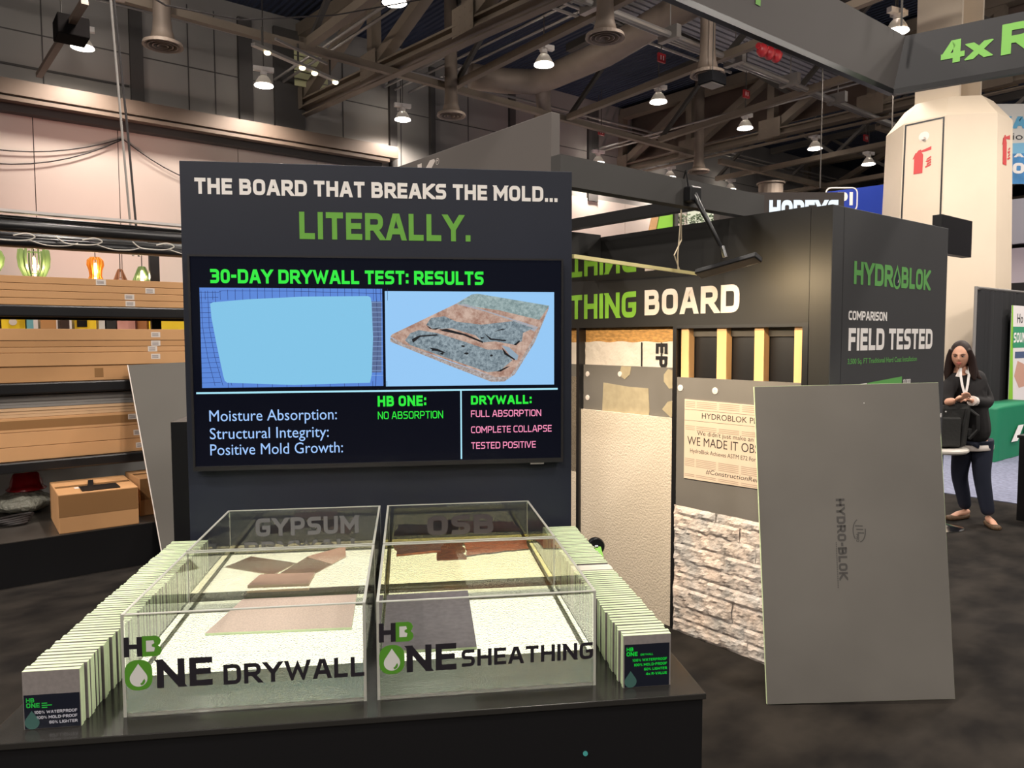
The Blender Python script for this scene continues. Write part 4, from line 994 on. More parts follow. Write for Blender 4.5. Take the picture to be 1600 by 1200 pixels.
# header beams, arm light, glossy canopy
b = MB(); b.box(2.125,3.60,2.345,2.405,2.285,2.412); single('header_beam', 'dark grey header beam running from the charcoal sign to the black booth wall', 'beam', b, M('header_grey', (62,60,58), 0.55), 'H', (2.6,2.35,2.285), 'black header beams of the booth', kind='thing')
b = MB(); b.box(3.10,3.16,2.405,4.4,2.30,2.360); single('header_beam', 'black inner beam crossing under the header beam above the booth wall', 'beam', b, m_black, 'H', (3.12,2.4,2.3), 'black header beams of the booth', kind='thing')
b = MB(); b.box(2.5,3.295,3.27,3.34,2.03,2.275); single('booth_return', 'black return panel in the inner corner behind the charcoal sign', 'panel', b, m_panelw, 'H', (3.0,3.3,2.03))
r = thing('arm_lamp', 'black arm lamp clamped to the header beam, pointing at the booth wall', 'lamp', 'H', (2.95,2.33,2.35))
b = MB(); b.box(2.92,3.0,2.295,2.344,2.30,2.375); part(r, 'clamp', b, m_black, bevel=0.008)
b = MB(); b.tube([(2.955,2.315,2.345),(2.955,2.28,2.29),(2.9,2.085,2.025)], [0.018,0.013,0.009], 10); part(r, 'arm', b, m_blackm, smooth=True)
b = MB(); b.tube([(2.893,2.098,2.065),(2.9,2.085,2.015)], 0.011, 10); part(r, 'chrome_joint', b, m_chrome, 'chrome joint')
b = MB(); b.bar((2.9,2.235,1.948),(2.9,1.91,2.00), 0.055, 0.026, up=(0.45,0,0.9)); part(r, 'lamp_head', b, m_black, bevel=0.005)
b = MB(); b.tube([(2.94,2.33,2.375),(2.92,2.33,2.45),(2.94,2.36,2.415)], 0.004, 6); part(r, 'cord', b, m_black)
area_light('booth_wall_light', 'H', (2.93,2.07,1.955), (3.3,1.97,1.75), 0.28, 0.03, 4.0, (1.0,0.74,0.42), math.radians(150))
area_light('booth_wall_light', 'H', (2.45,2.95,1.95), (3.3,2.95,0.85), 0.7, 0.05, 10.5, (1.0,0.82,0.60), math.radians(125))  # added light under the canopy, without a lamp, to brighten the stucco
area_light('booth_wall_light', 'H', (2.35,2.35,1.94), (3.3,2.3,0.65), 0.6, 0.05, 7.5, (1.0,0.84,0.64), math.radians(115))  # second added light without a lamp, lifts the stone-clad sample
r = thing('hanging_canopy', 'glossy dark canopy sheet hanging level before the THING BOARD fascia', 'canopy', 'H', (2.7,2.5,1.977))
b = MB(); b.add([(3.213,2.49,1.977),(2.112,2.262,1.977),(2.112,3.26,1.977),(3.02,3.26,1.977),(3.213,2.49,1.983),(2.112,2.262,1.983),(2.112,3.26,1.983),(3.02,3.26,1.983)], [(0,1,2,3),(7,6,5,4),(0,4,5,1),(1,5,6,2),(2,6,7,3),(3,7,4,0)])
part(r, 'sheet', b, M('mirror_black_sheet', (16,16,15), 0.03, spec=1.0))
b = MB(); b.bar((3.215,2.482,1.982),(2.112,2.254,1.982), 0.012, 0.016); part(r, 'edge_strip', b, M('edge_glow_yellow', (244,232,168), 0.4))  # pale yellow colour stands in for the glow along this edge
for dx in (0.0,0.018):
    b = MB(); b.tube([(3.08+dx,2.50,1.984),(3.075-dx*1.5,2.50,2.07),(3.085+dx,2.50,2.15),(3.10,2.50,2.305)], 0.0035, 6); part(r, 'chain', b, M('pale_cord_%d' % int(dx*1000), (206,190,160), 0.6))

# leaning grey board in front of the booth corner (frame W, turned)
LA = math.radians(0.8)
FR['L'] = LA
def leanpt():
    c, s = math.cos(-LA), math.sin(-LA); p = (1.143,3.268)
    return (p[0]*c-p[1]*s, p[0]*s+p[1]*c)
lp = leanpt()
r = thing('leaning_board', 'large grey mint-edged board leaning in front of the stone wall sample', 'board', 'L', (lp[0],lp[1],0.0))
tilt = math.atan2(0.16,1.42); roll = math.radians(1.15)
def LB(u, v, t=0.0):
    """board coordinates (u right, v up, t towards the back) -> frame L"""
    uu = u*math.cos(roll) - v*math.sin(roll); vv = u*math.sin(roll) + v*math.cos(roll)
    return (lp[0]+uu, lp[1]+vv*math.sin(tilt)+t*math.cos(tilt), vv*math.cos(tilt)-t*math.sin(tilt)+0.001)
def LBslab(poly, t0, t1):
    b = MB(); n = len(poly); vs = [LB(u,v,t0) for (u,v) in poly]+[LB(u,v,t1) for (u,v) in poly]
    b.add(vs, [tuple(range(n))[::-1], tuple(range(n,2*n))]+[(i,(i+1)%n,n+(i+1)%n,n+i) for i in range(n)]); return b
BW, BH = 0.853, 1.432
part(r, 'core', LBslab([(0,0.002),(BW,0.002),(BW,BH),(0,BH)], 0.0015, 0.0125), m_mint, 'mint foam core')
part(r, 'front_face', LBslab([(0.001,0.003),(BW-0.001,0.003),(BW-0.001,0.62),(BW-0.003,1.18),(BW-0.001,1.20),(BW-0.001,BH-0.001),(0.001,BH-0.001)], 0.0, 0.0015), M('grey_coated_face', (110,107,102), 0.5, noise=(1.6,0.07), spec=0.4))
part(r, 'rear_face', LBslab([(0.001,0.003),(BW-0.001,0.003),(BW-0.001,BH-0.001),(0.001,BH-0.001)], 0.0125, 0.014), m_greyb)
m_stamp = M('faint_dark_stamp', (72,70,68), 0.7)
def onboard(mb):
    mb.v = [LB(v[0], v[1], -0.0005) for v in mb.v]; return mb
b = MB(); tech(b, 'HYDRO-BLOK', (0.352,0.912,0), (0,-1,0), (1,0,0), 0.040, 0.24, gap=0.12, fit=0.365); part(r, 'lettering', onboard(b), m_stamp, flip=False)
b = MB(); tech(b, 'PRO', (0.438,0.75,0), (0,-1,0), (1,0,0), 0.013, 0.2)
def arc(mb, cx, cy, rx, ry, a0, a1, wd, n=14):
    P = [(cx+rx*math.cos(a0+(a1-a0)*k/n), cy+ry*math.sin(a0+(a1-a0)*k/n)) for k in range(n+1)]
    for p, q in zip(P[:-1], P[1:]):
        p, q = Vector(p), Vector(q); d = (q-p).normalized(); nn = Vector((-d.y,d.x))*wd/2
        mb.add([(*(p-nn),0),(*(q-nn),0),(*(q+nn),0),(*(p+nn),0)], [(0,1,2,3)])
arc(b, 0.455,0.765,0.030,0.052, PI*0.6, PI*1.25, 0.004); arc(b, 0.455,0.765,0.026,0.050, PI*1.5, PI*2.05, 0.005)
for k, (u0, u1) in enumerate(((0.435,0.47),(0.44,0.472),(0.445,0.475))): b.add([(u0,0.79-0.016*k,0),(u1,0.788-0.016*k,0),(u1,0.783-0.016*k,0),(u0,0.785-0.016*k,0)], [(0,1,2,3)])
part(r, 'emblem', onboard(b), m_stamp, flip=False)
b = MB()
for k in range(26): b.add([(0.343,0.715-0.008*k,0),(0.3475,0.715-0.008*k,0),(0.3475,0.7105-0.008*k,0),(0.343,0.7105-0.008*k,0)], [(0,1,2,3)])
part(r, 'small_print', onboard(b), m_stamp, flip=False)
b = MB(); b.ellipsoid((0.503,1.345,0),(0.003,0.003,0.001),8,6); part(r, 'white_fleck', onboard(b), m_white_ink)

# ------------------------------------------------------------------ fascia boards above
r = thing('overhead_fascia', 'grey overhead fascia board ending in a corner above the charcoal sign', 'fascia', 'H', (2.13,2.4,2.3))
b = MB(); b.box(2.132,2.18,2.41,5.8,2.27,2.60); part(r, 'board', b, M('mid_grey_fascia', (104,98,94), 0.7), bevel=0.002)
b = MB(); tech(b, 'HYDROBLOK', (2.1305,4.86,2.378), WY, UZ, 0.195, 0.22, gap=0.1, fit=1.53); part(r, 'lettering', b, m_label)
b = MB(); arc2 = disc(-3.29,2.555,0.017,16); b.flat(arc2, (2.1305,0,0), WY, UZ); rg = part(r, 'round_mark', b, m_label)
b = MB(); b.flat(disc(-3.29,2.555,0.014,16), (2.1301,0,0), WY, UZ); part(rg, 'mark_ground', b, M('mark_ground_grey', (104,98,94), 0.7))
b = MB(); b.flat([(-3.296,2.547),(-3.293,2.547),(-3.293,2.563),(-3.296,2.563)], (2.1297,0,0), WY, UZ); b.flat([(-3.293,2.563),(-3.285,2.563),(-3.285,2.555),(-3.293,2.555)], (2.1297,0,0), WY, UZ); part(rg, 'mark_letter', b, m_label)

# hanging ring sign at upper right: two tapered faces meeting in a corner
r = thing('hanging_sign', 'large hanging banner sign with green lettering at the upper right corner', 'hanging sign', 'H', (4.6,2.1,3.1))
m_hang = M('shaded_banner', (27,27,30), 0.7); m_hang2 = M('lit_banner', (96,92,90), 0.8)  # light and shade put into the colours: right face darker, left face lighter
ZB, ZT = 3.1, 3.43
Cb = Vector((4.553,2.12,ZB)); Ct = Vector((4.66,2.11,ZT))
A_b = Vector((0.2,2.12,ZB)); A_t = Vector((0.2,2.11,ZT)); B_b = Vector((5.25,-0.183,ZB)); B_t = Vector((5.357,-0.193,ZT))
b = MB(); b.add([A_b, Cb, Ct, A_t, A_b+Vector((0,0.03,0)), Cb+Vector((0.02,0.03,0)), Ct+Vector((0.02,0.03,0)), A_t+Vector((0,0.03,0))], [(0,1,2,3),(7,6,5,4),(0,4,5,1),(3,2,6,7),(0,3,7,4),(1,5,6,2)])
part(r, 'side_panel', b, m_hang2)
b = MB(); b.add([Cb, B_b, B_t, Ct, Cb+Vector((0.03,0.02,0)), B_b+Vector((0.03,0,0)), B_t+Vector((0.03,0,0)), Ct+Vector((0.03,0.02,0))], [(0,1,2,3),(7,6,5,4),(0,4,5,1),(3,2,6,7),(0,3,7,4),(1,5,6,2)])
part(r, 'side_panel', b, m_hang)
b = MB(); b.bar(A_b+Vector((0,0.015,-0.012)), Cb+Vector((0.01,0.015,-0.012)), 0.035, 0.03); b.bar(Cb+Vector((0.015,0.01,-0.012)), B_b+Vector((0.015,0,-0.012)), 0.035, 0.03); part(r, 'bottom_rail', b, m_black)
d = (B_b-Cb).normalized(); up = (Ct-Cb); up = (up - d*up.dot(d)).normalized(); nrm = d.cross(up)
b = MB(); O = Cb + d*0.235 + up*0.105 + nrm*0.003; tech(b, '4x', O, d, up, 0.145, 0.24, gap=0.12, fit=0.235); part(r, 'lettering', b, m_green_ink); b = MB(); O = Cb + d*0.525 + up*0.095 + nrm*0.003; tech(b, 'R-VALUE', O, d, up, 0.19, 0.24, gap=0.14); part(r, 'lettering', b, m_green_ink)
d = Vector((1,0,0)); up = (A_t-A_b).normalized()
b = MB(); tech(b, 'WATERPROOF', Cb + Vector((-1.28,0,0)) + up*0.11 + Vector((0,-0.004,0)), d, up, 0.19, 0.21, gap=0.12, align='r'); part(r, 'lettering', b, m_green_ink)
for (x, y) in ((0.8,2.06),(4.5,2.06),(5.2,0.2)):
    b = MB(); b.tube([(x,y,ZT),(x,y,9)], 0.006, 5); part(r, 'hanging_wire', b, m_steel_dark)
# ------------------------------------------------------------------ shelving rack at left (frame H)
r = thing('shelving_rack', 'long black shelving rack loaded with cardboard cartons at the left', 'shelving rack', 'H', (1.0,6.45,0))
RX0, RX1 = -1.6, 2.6
for (z0, z1, nm) in ((1.812,1.898,'shelf_beam'),(1.250,1.334,'shelf_beam'),(0.682,0.762,'shelf_beam')):
    b = MB(); b.box(RX0, RX1, 6.42, 6.50, z0, z1); part(r, nm, b, m_blackm, bevel=0.012)
    b = MB(); b.box(RX0, RX1, 7.33, 7.38, z0, z1); part(r, nm, b, m_blackm)
    b = MB(); b.box(RX0, RX1, 6.50, 7.32, z1-0.03, z1-0.004); part(r, 'shelf_deck', b, m_steel_dark)
for (z, rr, y) in ((2.52,0.02,7.45),(2.46,0.045,6.45),(2.52,0.02,6.5),(2.345,0.04,6.45),(2.40,0.028,6.62)):
    b = MB(); b.tube([(RX0,y,z),(RX1,y,z)], rr, 10); part(r, 'top_tube', b, m_blackm, smooth=True)
b = MB(); b.box(RX0, RX1, 6.42, 6.50, 2.553, 2.572); part(r, 'top_strip', b, M('white_metal_strip', (214,208,204), 0.4))
b = MB(); b.box(RX0, RX1, 6.5, 6.54, 2.43, 2.436); part(r, 'pale_tube_strip', b, M('pale_strip_metal', (220,206,170), 0.4))  # thin pale metal strip between the top tubes
for x in (-1.55, 1.70, 2.55):
    for y in ((6.53, 7.30) if x != 1.70 else (7.295,)):
        b = MB(); b.box(x-0.04, x+0.04, y-0.025, y+0.025, 0.306, 2.55); part(r, 'upright', b, m_blackm)
b = MB()
for (z0, z1, x) in ((0.2,0.68,1.7),): b.box(x-0.02, x+0.02, 6.5, 7.3, z0, z0+0.04)
part(r, 'cross_brace', b, m_blackm)
b = MB(); b.box(RX0, RX1, 5.90, 7.40, 0, 0.30); part(r, 'base_platform', b, m_black)
b = MB(); b.box(RX0, RX1, 5.898, 7.40, 0.300, 0.306); part(r, 'base_top', b, M('scuffed_black_top', (62,58,54), 0.35, noise=(3,0.25)))
m_cablew = M('white_cable', (206,200,190), 0.5)
for (x0, lb) in ((0.52,'white cable looped on the rack top tube at the left edge'),(0.95,'white cable looped on the rack top tube above the green shade'),(1.46,'white cable looped on the rack top tube near the charcoal sign')):
    b = MB(); b.tube(smooth_pts([(x0-0.12,6.39,2.40),(x0-0.06,6.385,2.355),(x0+0.06,6.385,2.35),(x0+0.14,6.385,2.36),(x0+0.18,6.385,2.385),(x0+0.13,6.385,2.405),(x0+0.05,6.385,2.385)]), 0.005, 6)
    b.tube(smooth_pts([(x0+0.14,6.385,2.36),(x0+0.25,6.385,2.33),(x0+0.38,6.385,2.335),(x0+0.45,6.39,2.36)]), 0.004, 6)
    single('looped_cable', lb, 'cable', b, m_cablew, 'H', (x0,6.4,2.35), 'cables looped on the rack')
def carton(z0, z1, label, labels=(), mat=None, dx=0.0, y=6.455, x0=-1.4, x1=2.5, sag=0.0, mark=None):
    r = thing('long_carton', label, 'carton', 'H', (0.9,y,z0), 'long cartons on the rack')
    b = MB(); b.box(x0+dx, x1+dx, y, y+0.8, z0+0.001, z1-0.0015); part(r, 'box', b, mat or m_card, bevel=0.003)
    for (lx, hz) in labels:
        b = MB(); b.box(lx, lx+0.068, y-0.0012, y, z0+(z1-z0)*hz-0.021, z0+(z1-z0)*hz+0.021); lb = part(r, 'shipping_label', b, m_label)
        b = MB()
        for k in range(3): b.flat([(lx+0.008,z0+(z1-z0)*hz-0.012+k*0.009),(lx+0.054,z0+(z1-z0)*hz-0.012+k*0.009),(lx+0.054,z0+(z1-z0)*hz-0.008+k*0.009),(lx+0.008,z0+(z1-z0)*hz-0.008+k*0.009)], (0,y-0.0016,0), UX, UZ)
        part(lb, 'small_print', b, m_print)
    if mark:
        b = MB(); b.box(mark[0], mark[1], y-0.0008, y, z0+(z1-z0)*0.2, z0+(z1-z0)*0.8); part(r, 'tape_strip', b, m_tape, 'strip of packing tape')
carton(2.056,2.109,'top long carton of the upper stack, under the coloured lamp shades',[(1.09,0.5)])
carton(2.004,2.056,'second long carton from the top of the upper stack',[(1.435,0.5)],dx=-0.02)
carton(1.950,2.004,'third long carton from the top of the upper stack',[(1.285,0.5)])
carton(1.899,1.950,'bottom long carton of the upper stack, resting on a black beam',[(1.29,0.5)],dx=0.01)
carton(1.640,1.728,'top long carton of the middle stack, with a torn patch',[(1.465,0.5)],y=6.45)
carton(1.592,1.640,'second carton from the top of the middle stack',[(1.465,0.5)],m_card2,dx=0.02)
carton(1.550,1.592,'thin third carton from the top of the middle stack',[(1.44,0.5)])
carton(1.452,1.550,'fourth carton from the top of the middle stack, tall and plain',[(1.46,0.6)],y=6.45)
carton(1.335,1.452,'bottom carton of the middle stack, with a thumb-sized dent',[],m_card2,y=6.46,mark=(1.06,1.12))
for k in range(4):
    b = MB(); b.box(-1.4, 2.4, 6.47+0.006*(k%2), 7.2, 1.152+k*0.0225, 1.152+k*0.0225+0.0205)
    single('stacked_board', ['lowest grey board','second lowest grey board','third lowest grey board','topmost grey board'][k]+' of the grey boards over the lower cartons', 'board', b, M('grey_stacked_board', (128,124,120), 0.6) if k == 0 else bpy.data.materials['grey_stacked_board'], 'H', (0.5,6.47,1.152), 'grey boards on the lower shelf')
for k in range(3):
    b = MB(); b.box(-1.4, 2.4, 6.465+0.006*(k%2), 7.2, 1.082+k*0.023, 1.082+k*0.023+0.021)
    single('stacked_board', ['lowest pale tan board','middle pale tan board','topmost pale tan board'][k]+' between grey boards and the lower cartons', 'board', b, M('pale_tan_board', (206,170,132), 0.7) if k == 0 else bpy.data.materials['pale_tan_board'], 'H', (0.5,6.47,1.082), 'tan boards on the lower shelf')
carton(0.975,1.081,'top long carton of the lower stack, with wide tape along it',[(1.28,0.62)],mark=(0.42,1.9))
carton(0.868,0.975,'middle long carton of the lower stack',[(1.315,0.42)])
carton(0.764,0.868,'bottom long carton of the lower stack, on the lowest black beam',[(1.33,0.45)])
# pendant shades standing behind the top cartons
m_bulb = glow('warm_bulb', (255,226,160), 9.0)
def shade(x, prof, col, label, n=14, lit=True, z0=2.155):
    x *= 1.085; prof = [(p*1.085, q*1.085) for p, q in prof]; sy = 7.45
    r = thing('pendant_shade', label, 'lamp shade', 'H', (x,sy,z0), 'finned lamp shades on the rack')
    mt = M('shade_fin_%d' % len(bpy.data.materials), col, 0.5, spec=0.5)
    b = MB()
    for k in range(n):
        a = 2*PI*k/n; ca, sa = math.cos(a), math.sin(a); tx, ty = -sa*0.002, ca*0.002
        vs = []
        for (rr, z) in prof:
            for q in (max(rr-0.028, 0.012), rr):
                for s in (-1, 1): vs.append((x+q*ca+s*tx, sy+q*sa+s*ty, z0+z))
        fs = []
        for i in range(len(prof)-1):
            o, p = i*4, i*4+4
            fs += [(o,o+2,p+2,p),(o+1,p+1,p+3,o+3),(o,p,p+1,o+1),(o+2,o+3,p+3,p+2)]
        fs += [(0,1,3,2), (len(vs)-4,len(vs)-2,len(vs)-1,len(vs)-3)]
        b.add(vs, fs)
    part(r, 'fins', b, mt)
    top = max(p[1] for p in prof)
    b = MB()
    for zz in (0.04, top*0.9):
        rr = min(p[0] for p in prof)*0.85; b.lathe([(rr*0.55,zz),(rr,zz),(rr,zz+0.006),(rr*0.55,zz+0.006)], (x,sy,z0), 20, closed=True)
    part(r, 'rings', b, mt)
    b = MB(); b.tube([(x,sy,z0+top*0.8),(x,sy,2.50)], 0.004, 6); part(r, 'cord', b, m_black)
    if lit:
        b = MB(); b.lathe([(0.0,0.0),(0.011,0.01),(0.014,0.05),(0.013,top*0.65),(0.008,top*0.75),(0,top*0.76)], (x,sy,z0), 12); part(r, 'bulb', b, m_bulb)
        lamp_light('shade_light', 'H', (x,sy-0.05,z0+top*0.4), 1.8, (1,0.82,0.5), 0.02)
    return r
GREEN, ORANGE, BROWN = (112,136,84), (224,150,52), (150,104,76)
shade(0.46, [(0.055,-0.1),(0.05,0.03),(0.085,0.09),(0.095,0.15),(0.075,0.2),(0.05,0.215)], GREEN, 'green finned lamp shade cut by the left edge above the cartons')
shade(0.74, [(0.05,-0.1),(0.075,0.02),(0.105,0.09),(0.112,0.16),(0.105,0.225)], GREEN, 'big green finned lamp shade with a lit bulb on the rack at left')
shade(1.16, [(0.06,-0.1),(0.064,0.0),(0.045,0.045),(0.05,0.09),(0.064,0.13),(0.06,0.17),(0.035,0.195)], ORANGE, 'orange hourglass finned lamp shade glowing above the cartons')
shade(1.505, [(0.09,-0.02),(0.082,0.0),(0.03,0.135),(0.02,0.14)], GREEN, 'green cone finned lamp shade nearest the charcoal sign')
shade(1.34, [(0.068,-0.02),(0.06,0.0),(0.02,0.105),(0.012,0.11)], BROWN, 'unlit brown cone lamp shade between the orange and the green cone shades', n=9, lit=False)
# small things on the shelf behind, seen through the gap between the stacks
r = thing('rear_shelf', 'grey shelf behind the rack carrying small coloured boxes', 'shelf', 'H', (1.0,7.9,0))
b = MB(); b.box(-1.0,2.6,7.75,8.15,1.62,1.65); part(r, 'shelf_board', b, m_greyb)
b = MB(); b.box(-1.0,2.6,8.15,8.18,0,1.65); part(r, 'back_panel', b, M('pale_grey_panel', (168,168,166), 0.8))
COLS = [((0.0,0.17),(212,208,200),'white box'),((0.31,0.36),(40,36,36),'black box'),((0.38,0.41),(200,150,60),'orange box'),((0.415,0.54),(128,84,54),'brown box'),((0.55,0.72),(230,196,40),'yellow box with a round mark'),((0.73,0.78),(110,170,180),'teal box'),((0.83,0.95),(176,128,80),'tan box'),((0.98,1.05),(60,44,36),'dark brown box'),((1.09,1.26),(226,190,40),'yellow box with a black window'),((1.28,1.33),(200,196,190),'silver canister'),((1.34,1.42),(36,36,36),'black case'),((1.43,1.58),(206,150,140),'pink box'),((1.60,1.68),(150,96,54),'chestnut box'),((1.70,2.12),(238,206,50),'wide yellow box')]
for (x0, x1), col, lb in COLS:
    r = thing('display_box', lb+' glimpsed through the gap between the upper and middle cartons', 'box', 'H', ((x0+x1)/2,7.85,1.65), 'small boxes on the rear shelf')
    b = MB(); b.box(x0*1.02+0.02, x1*1.02+0.02, 7.78, 7.95, 1.651, 1.86); part(r, 'box', b, M('box_%s' % lb.replace(' ','_'), col, 0.5), bevel=0.004)
    if 'round' in lb: b = MB(); b.slab(disc((x0+x1)/2+0.03,1.80,0.03), (0,7.78,0), UX, UZ, (0,-1,0), 0.002); part(r, 'round_mark', b, m_label)
    if 'window' in lb: b = MB(); b.slab([(x0+0.06,1.76),(x0+0.14,1.76),(x0+0.14,1.83),(x0+0.06,1.83)], (0,7.78,0), UX, UZ, (0,-1,0), 0.002); part(r, 'window', b, m_black)
# boxes on the base platform
def carton_rot(name, label, cx, cy, w, d, h, ang, tapes=True):
    FR[label] = FR['H'] + ang
    c, s = math.cos(-ang), math.sin(-ang); x, y = cx*c-cy*s, cx*s+cy*c
    r = thing(name, label, 'carton', label, (x,y,0.306), 'cardboard boxes on the rack base')
    b = MB(); b.box(x-w/2,x+w/2,y-d/2,y+d/2,0.3065,0.3065+h); part(r, 'box', b, m_card2, bevel=0.006)
    z1 = 0.3065+h
    b = MB(); b.box(x-w/2+0.01,x+w/2-0.01,y-0.035,y+0.035,z1,z1+0.0015); part(r, 'top_tape', b, m_tape, 'glossy tape along the top')
    b = MB(); b.box(x-w/2+0.003,x+w/2-0.003,y-d/2-0.0015,y-d/2,0.3065+h*0.42,0.3065+h*0.97); part(r, 'side_tape', b, m_tape, 'wide clear tape across the front')
    b = MB(); b.box(x-0.10,x+0.14,y-d/2+0.03,y-0.06,z1,z1+0.006); b.bar((x-0.05,y-d/2+0.02,z1+0.004),(x+0.0,y+0.12,z1+0.012),0.035,0.006); part(r, 'black_film', b, m_black, 'loose black film on top')
    b = MB(); b.box(x-w/2+0.12,x-w/2+0.2,y-0.12,y-0.06,z1,z1+0.002); part(r, 'shipping_label', b, m_label)
carton_rot('cardboard_box', 'big taped cardboard box on the rack base, left of the leaning grey board', 0.98, 6.20, 0.50, 0.58, 0.275, math.radians(-2))
carton_rot('cardboard_box', 'second cardboard box on the rack base, half behind the leaning grey board', 1.47, 6.35, 0.40, 0.40, 0.29, math.radians(3))
r = thing('hard_hat', 'red hard hat in clear plastic at the left edge on the rack base', 'hard hat', 'H', (0.64,7.0,0.46))
b = MB(); b.lathe([(0.0,0.155),(0.05,0.148),(0.09,0.115),(0.11,0.06),(0.115,0.02),(0.14,0.0),(0.138,-0.006),(0.108,0.0)], (0.64,7.0,0.47), 24); part(r, 'shell', b, M('red_plastic', (200,24,36), 0.18, spec=0.8), smooth=True)
b = MB(); b.bar((0.64,6.90,0.615),(0.64,7.1,0.615),0.02,0.012); part(r, 'ridge', b, bpy.data.materials['red_plastic'])
m_bag = M('crinkled_clear_bag', (206,206,190), 0.2, spec=0.8, bump=(25,1.0,0.03))
b = MB(); b.ellipsoid((0.60,6.92,0.385),(0.20,0.22,0.08),20,12)
b.v = [(v[0]+random.uniform(-0.012,0.012), v[1]+random.uniform(-0.012,0.012), max(0.307,v[2]+random.uniform(-0.012,0.012))) for v in b.v]
single('plastic_bag', 'crumpled clear plastic bag under the red hard hat', 'bag', b, m_bag, 'H', (0.6,6.92,0.307), smooth=True)
b = MB()
for k in range(4): b.tube([(0.5+0.10*math.cos(t)*(1+0.1*k), 6.45+0.08*math.sin(t+0.3*k), 0.325+0.012*k) for t in [i*2*PI/20 for i in range(19)]], 0.010, 6)
single('cable_coil', 'coil of black cable before the crumpled plastic bag', 'cable', b, m_cable, 'H', (0.5,6.45,0.31))
# grey board leaning on the rack end

r = thing('rack_leaning_board', 'narrow grey board leaning on the rack beside the charcoal sign', 'board', 'H', (1.45,5.82,0.0))
def lean(x0b, x1b, x0t, x1t, t0, t1, z1):
    q = MB(); P4 = [(x0b,5.70,0.001),(x1b,5.70,0.001),(x1t,6.375,z1+0.03*(x1t-x0t)),(x0t,6.375,z1)]
    q.add([(p[0],p[1]+t0,p[2]) for p in P4]+[(p[0],p[1]+t1,p[2]) for p in P4], [(0,1,2,3),(7,6,5,4),(0,4,5,1),(1,5,6,2),(2,6,7,3),(3,7,4,0)]); return q
part(r, 'board', lean(1.338,1.75,1.277,1.70,0.0,0.013,1.448), M('shaded_grey_board', (84,80,74), 0.65))  # the shadow lying on this board is put into its darker grey
part(r, 'edge_band', lean(1.333,1.338,1.272,1.277,-0.001,0.014,1.449), m_label)
# unseen spotlights, added to wash the back wall with pink and amber
spot_light('wall_wash', 'H', (1.2,11.5,1.2), (2.6,17,4.4), 520, (1.0,0.42,0.36), math.radians(42), 1.0, 0.15)
spot_light('wall_wash', 'H', (3.6,11.5,1.2), (4.4,17,3.6), 330, (1.0,0.66,0.5), math.radians(60), 1.0, 0.15)
spot_light('wall_wash', 'H', (14,11.0,1.2), (15.5,17,5.0), 600, (1.0,0.55,0.55), math.radians(70), 1.0, 0.15)
# ------------------------------------------------------------------ right side of the hall (frame H)
m_beige = M('beige_column_paint', (214,198,176), 0.65, noise=(0.8,0.04))
CX, CY = 13.55, 5.41
r = thing('hall_column', 'massive beige hall column with a tapered guard and red extinguisher signs', 'column', 'H', (CX,CY,0), kind='thing')
b = MB(); b.box(CX-0.44,CX-0.38,CY-0.34,CY+0.34,5.4,9); b.box(CX+0.38,CX+0.44,CY-0.34,CY+0.34,5.4,9); b.box(CX-0.38,CX+0.38,CY-0.03,CY+0.03,5.4,9); part(r, 'steel_shaft', b, m_beige, smooth=False)
def octo(a, c, z): return [(CX-a,CY+a-c,z),(CX-a,CY-a+c,z),(CX-a+c,CY-a,z),(CX+a-c,CY-a,z),(CX+a,CY-a+c,z),(CX+a,CY+a-c,z),(CX+a-c,CY+a,z),(CX-a+c,CY+a,z)]
rings = [octo(0.97,0.62,0), octo(0.85,0.53,5.10), octo(0.83,0.52,5.13), octo(0.59,0.35,5.45)]
b = MB(); vs = [v for rg in rings for v in rg]; fs = []
for j in range(3):
    for k in range(8): fs.append((j*8+k, j*8+(k+1)%8, (j+1)*8+(k+1)%8, (j+1)*8+k))
fs.append(tuple(24+k for k in range(8))); b.add(vs, fs)
g = part(r, 'guard', b, m_beige)
b = MB()
for (yy0, yy1) in ((-0.30,-0.275),(0.275,0.30)): b.add([(CX-0.975,CY+yy0*1.1,0),(CX-0.975,CY+yy1*1.1,0),(CX-0.855,CY+yy1,5.08),(CX-0.855,CY+yy0,5.08)], [(0,1,2,3)])
b.add([(CX-0.855,CY-0.30,5.08),(CX-0.855,CY+0.30,5.08),(CX-0.856,CY+0.30,5.055),(CX-0.856,CY-0.30,5.055)], [(0,1,2,3)])
part(r, 'panel_seam', b, m_dark_ink, flip=False)
def guard_x(z): return CX-0.97+0.12*z/5.10-0.004
def ext_sign(P, w):
    b = MB()
    for poly in ([(-0.10,0.0),(0.06,0.0),(0.06,0.36),(0.02,0.43),(0.02,0.47),(-0.03,0.46),(-0.10,0.37)], [(0.0,0.44),(0.20,0.50),(0.20,0.43),(0.04,0.41)], [(-0.08,0.42),(-0.13,0.30),(-0.11,0.30),(-0.06,0.41)]): b.add([P(u*w,v) for (u,v) in poly], [tuple(range(len(poly)))])
    for k in range(4):
        b.add([P((0.10+0.03*(k%2))*w,0.12+k*0.05),P(0.20*w,0.16+k*0.05),P(0.21*w,0.13+k*0.05),P((0.11+0.02*k%0.05)*w,0.09+k*0.05)], [(0,1,2,3)])
    return b
part(r, 'extinguisher_sign', ext_sign(lambda u, v: (guard_x(4.22+v), CY+0.05-u*0.85, 4.26+v*0.8), 1.0), M('red_sign_print', (196,66,66), 0.6), 'red fire extinguisher pictogram facing the booth', flip=False)
b = MB(); b.ellipsoid((guard_x(4.82)+0.02,CY,4.82),(0.02,0.14,0.13),16,10); b.box(guard_x(4.8)-0.05,guard_x(4.8),CY-0.02,CY+0.02,4.78,4.82); part(r, 'alarm_dome', b, m_label, smooth=False)
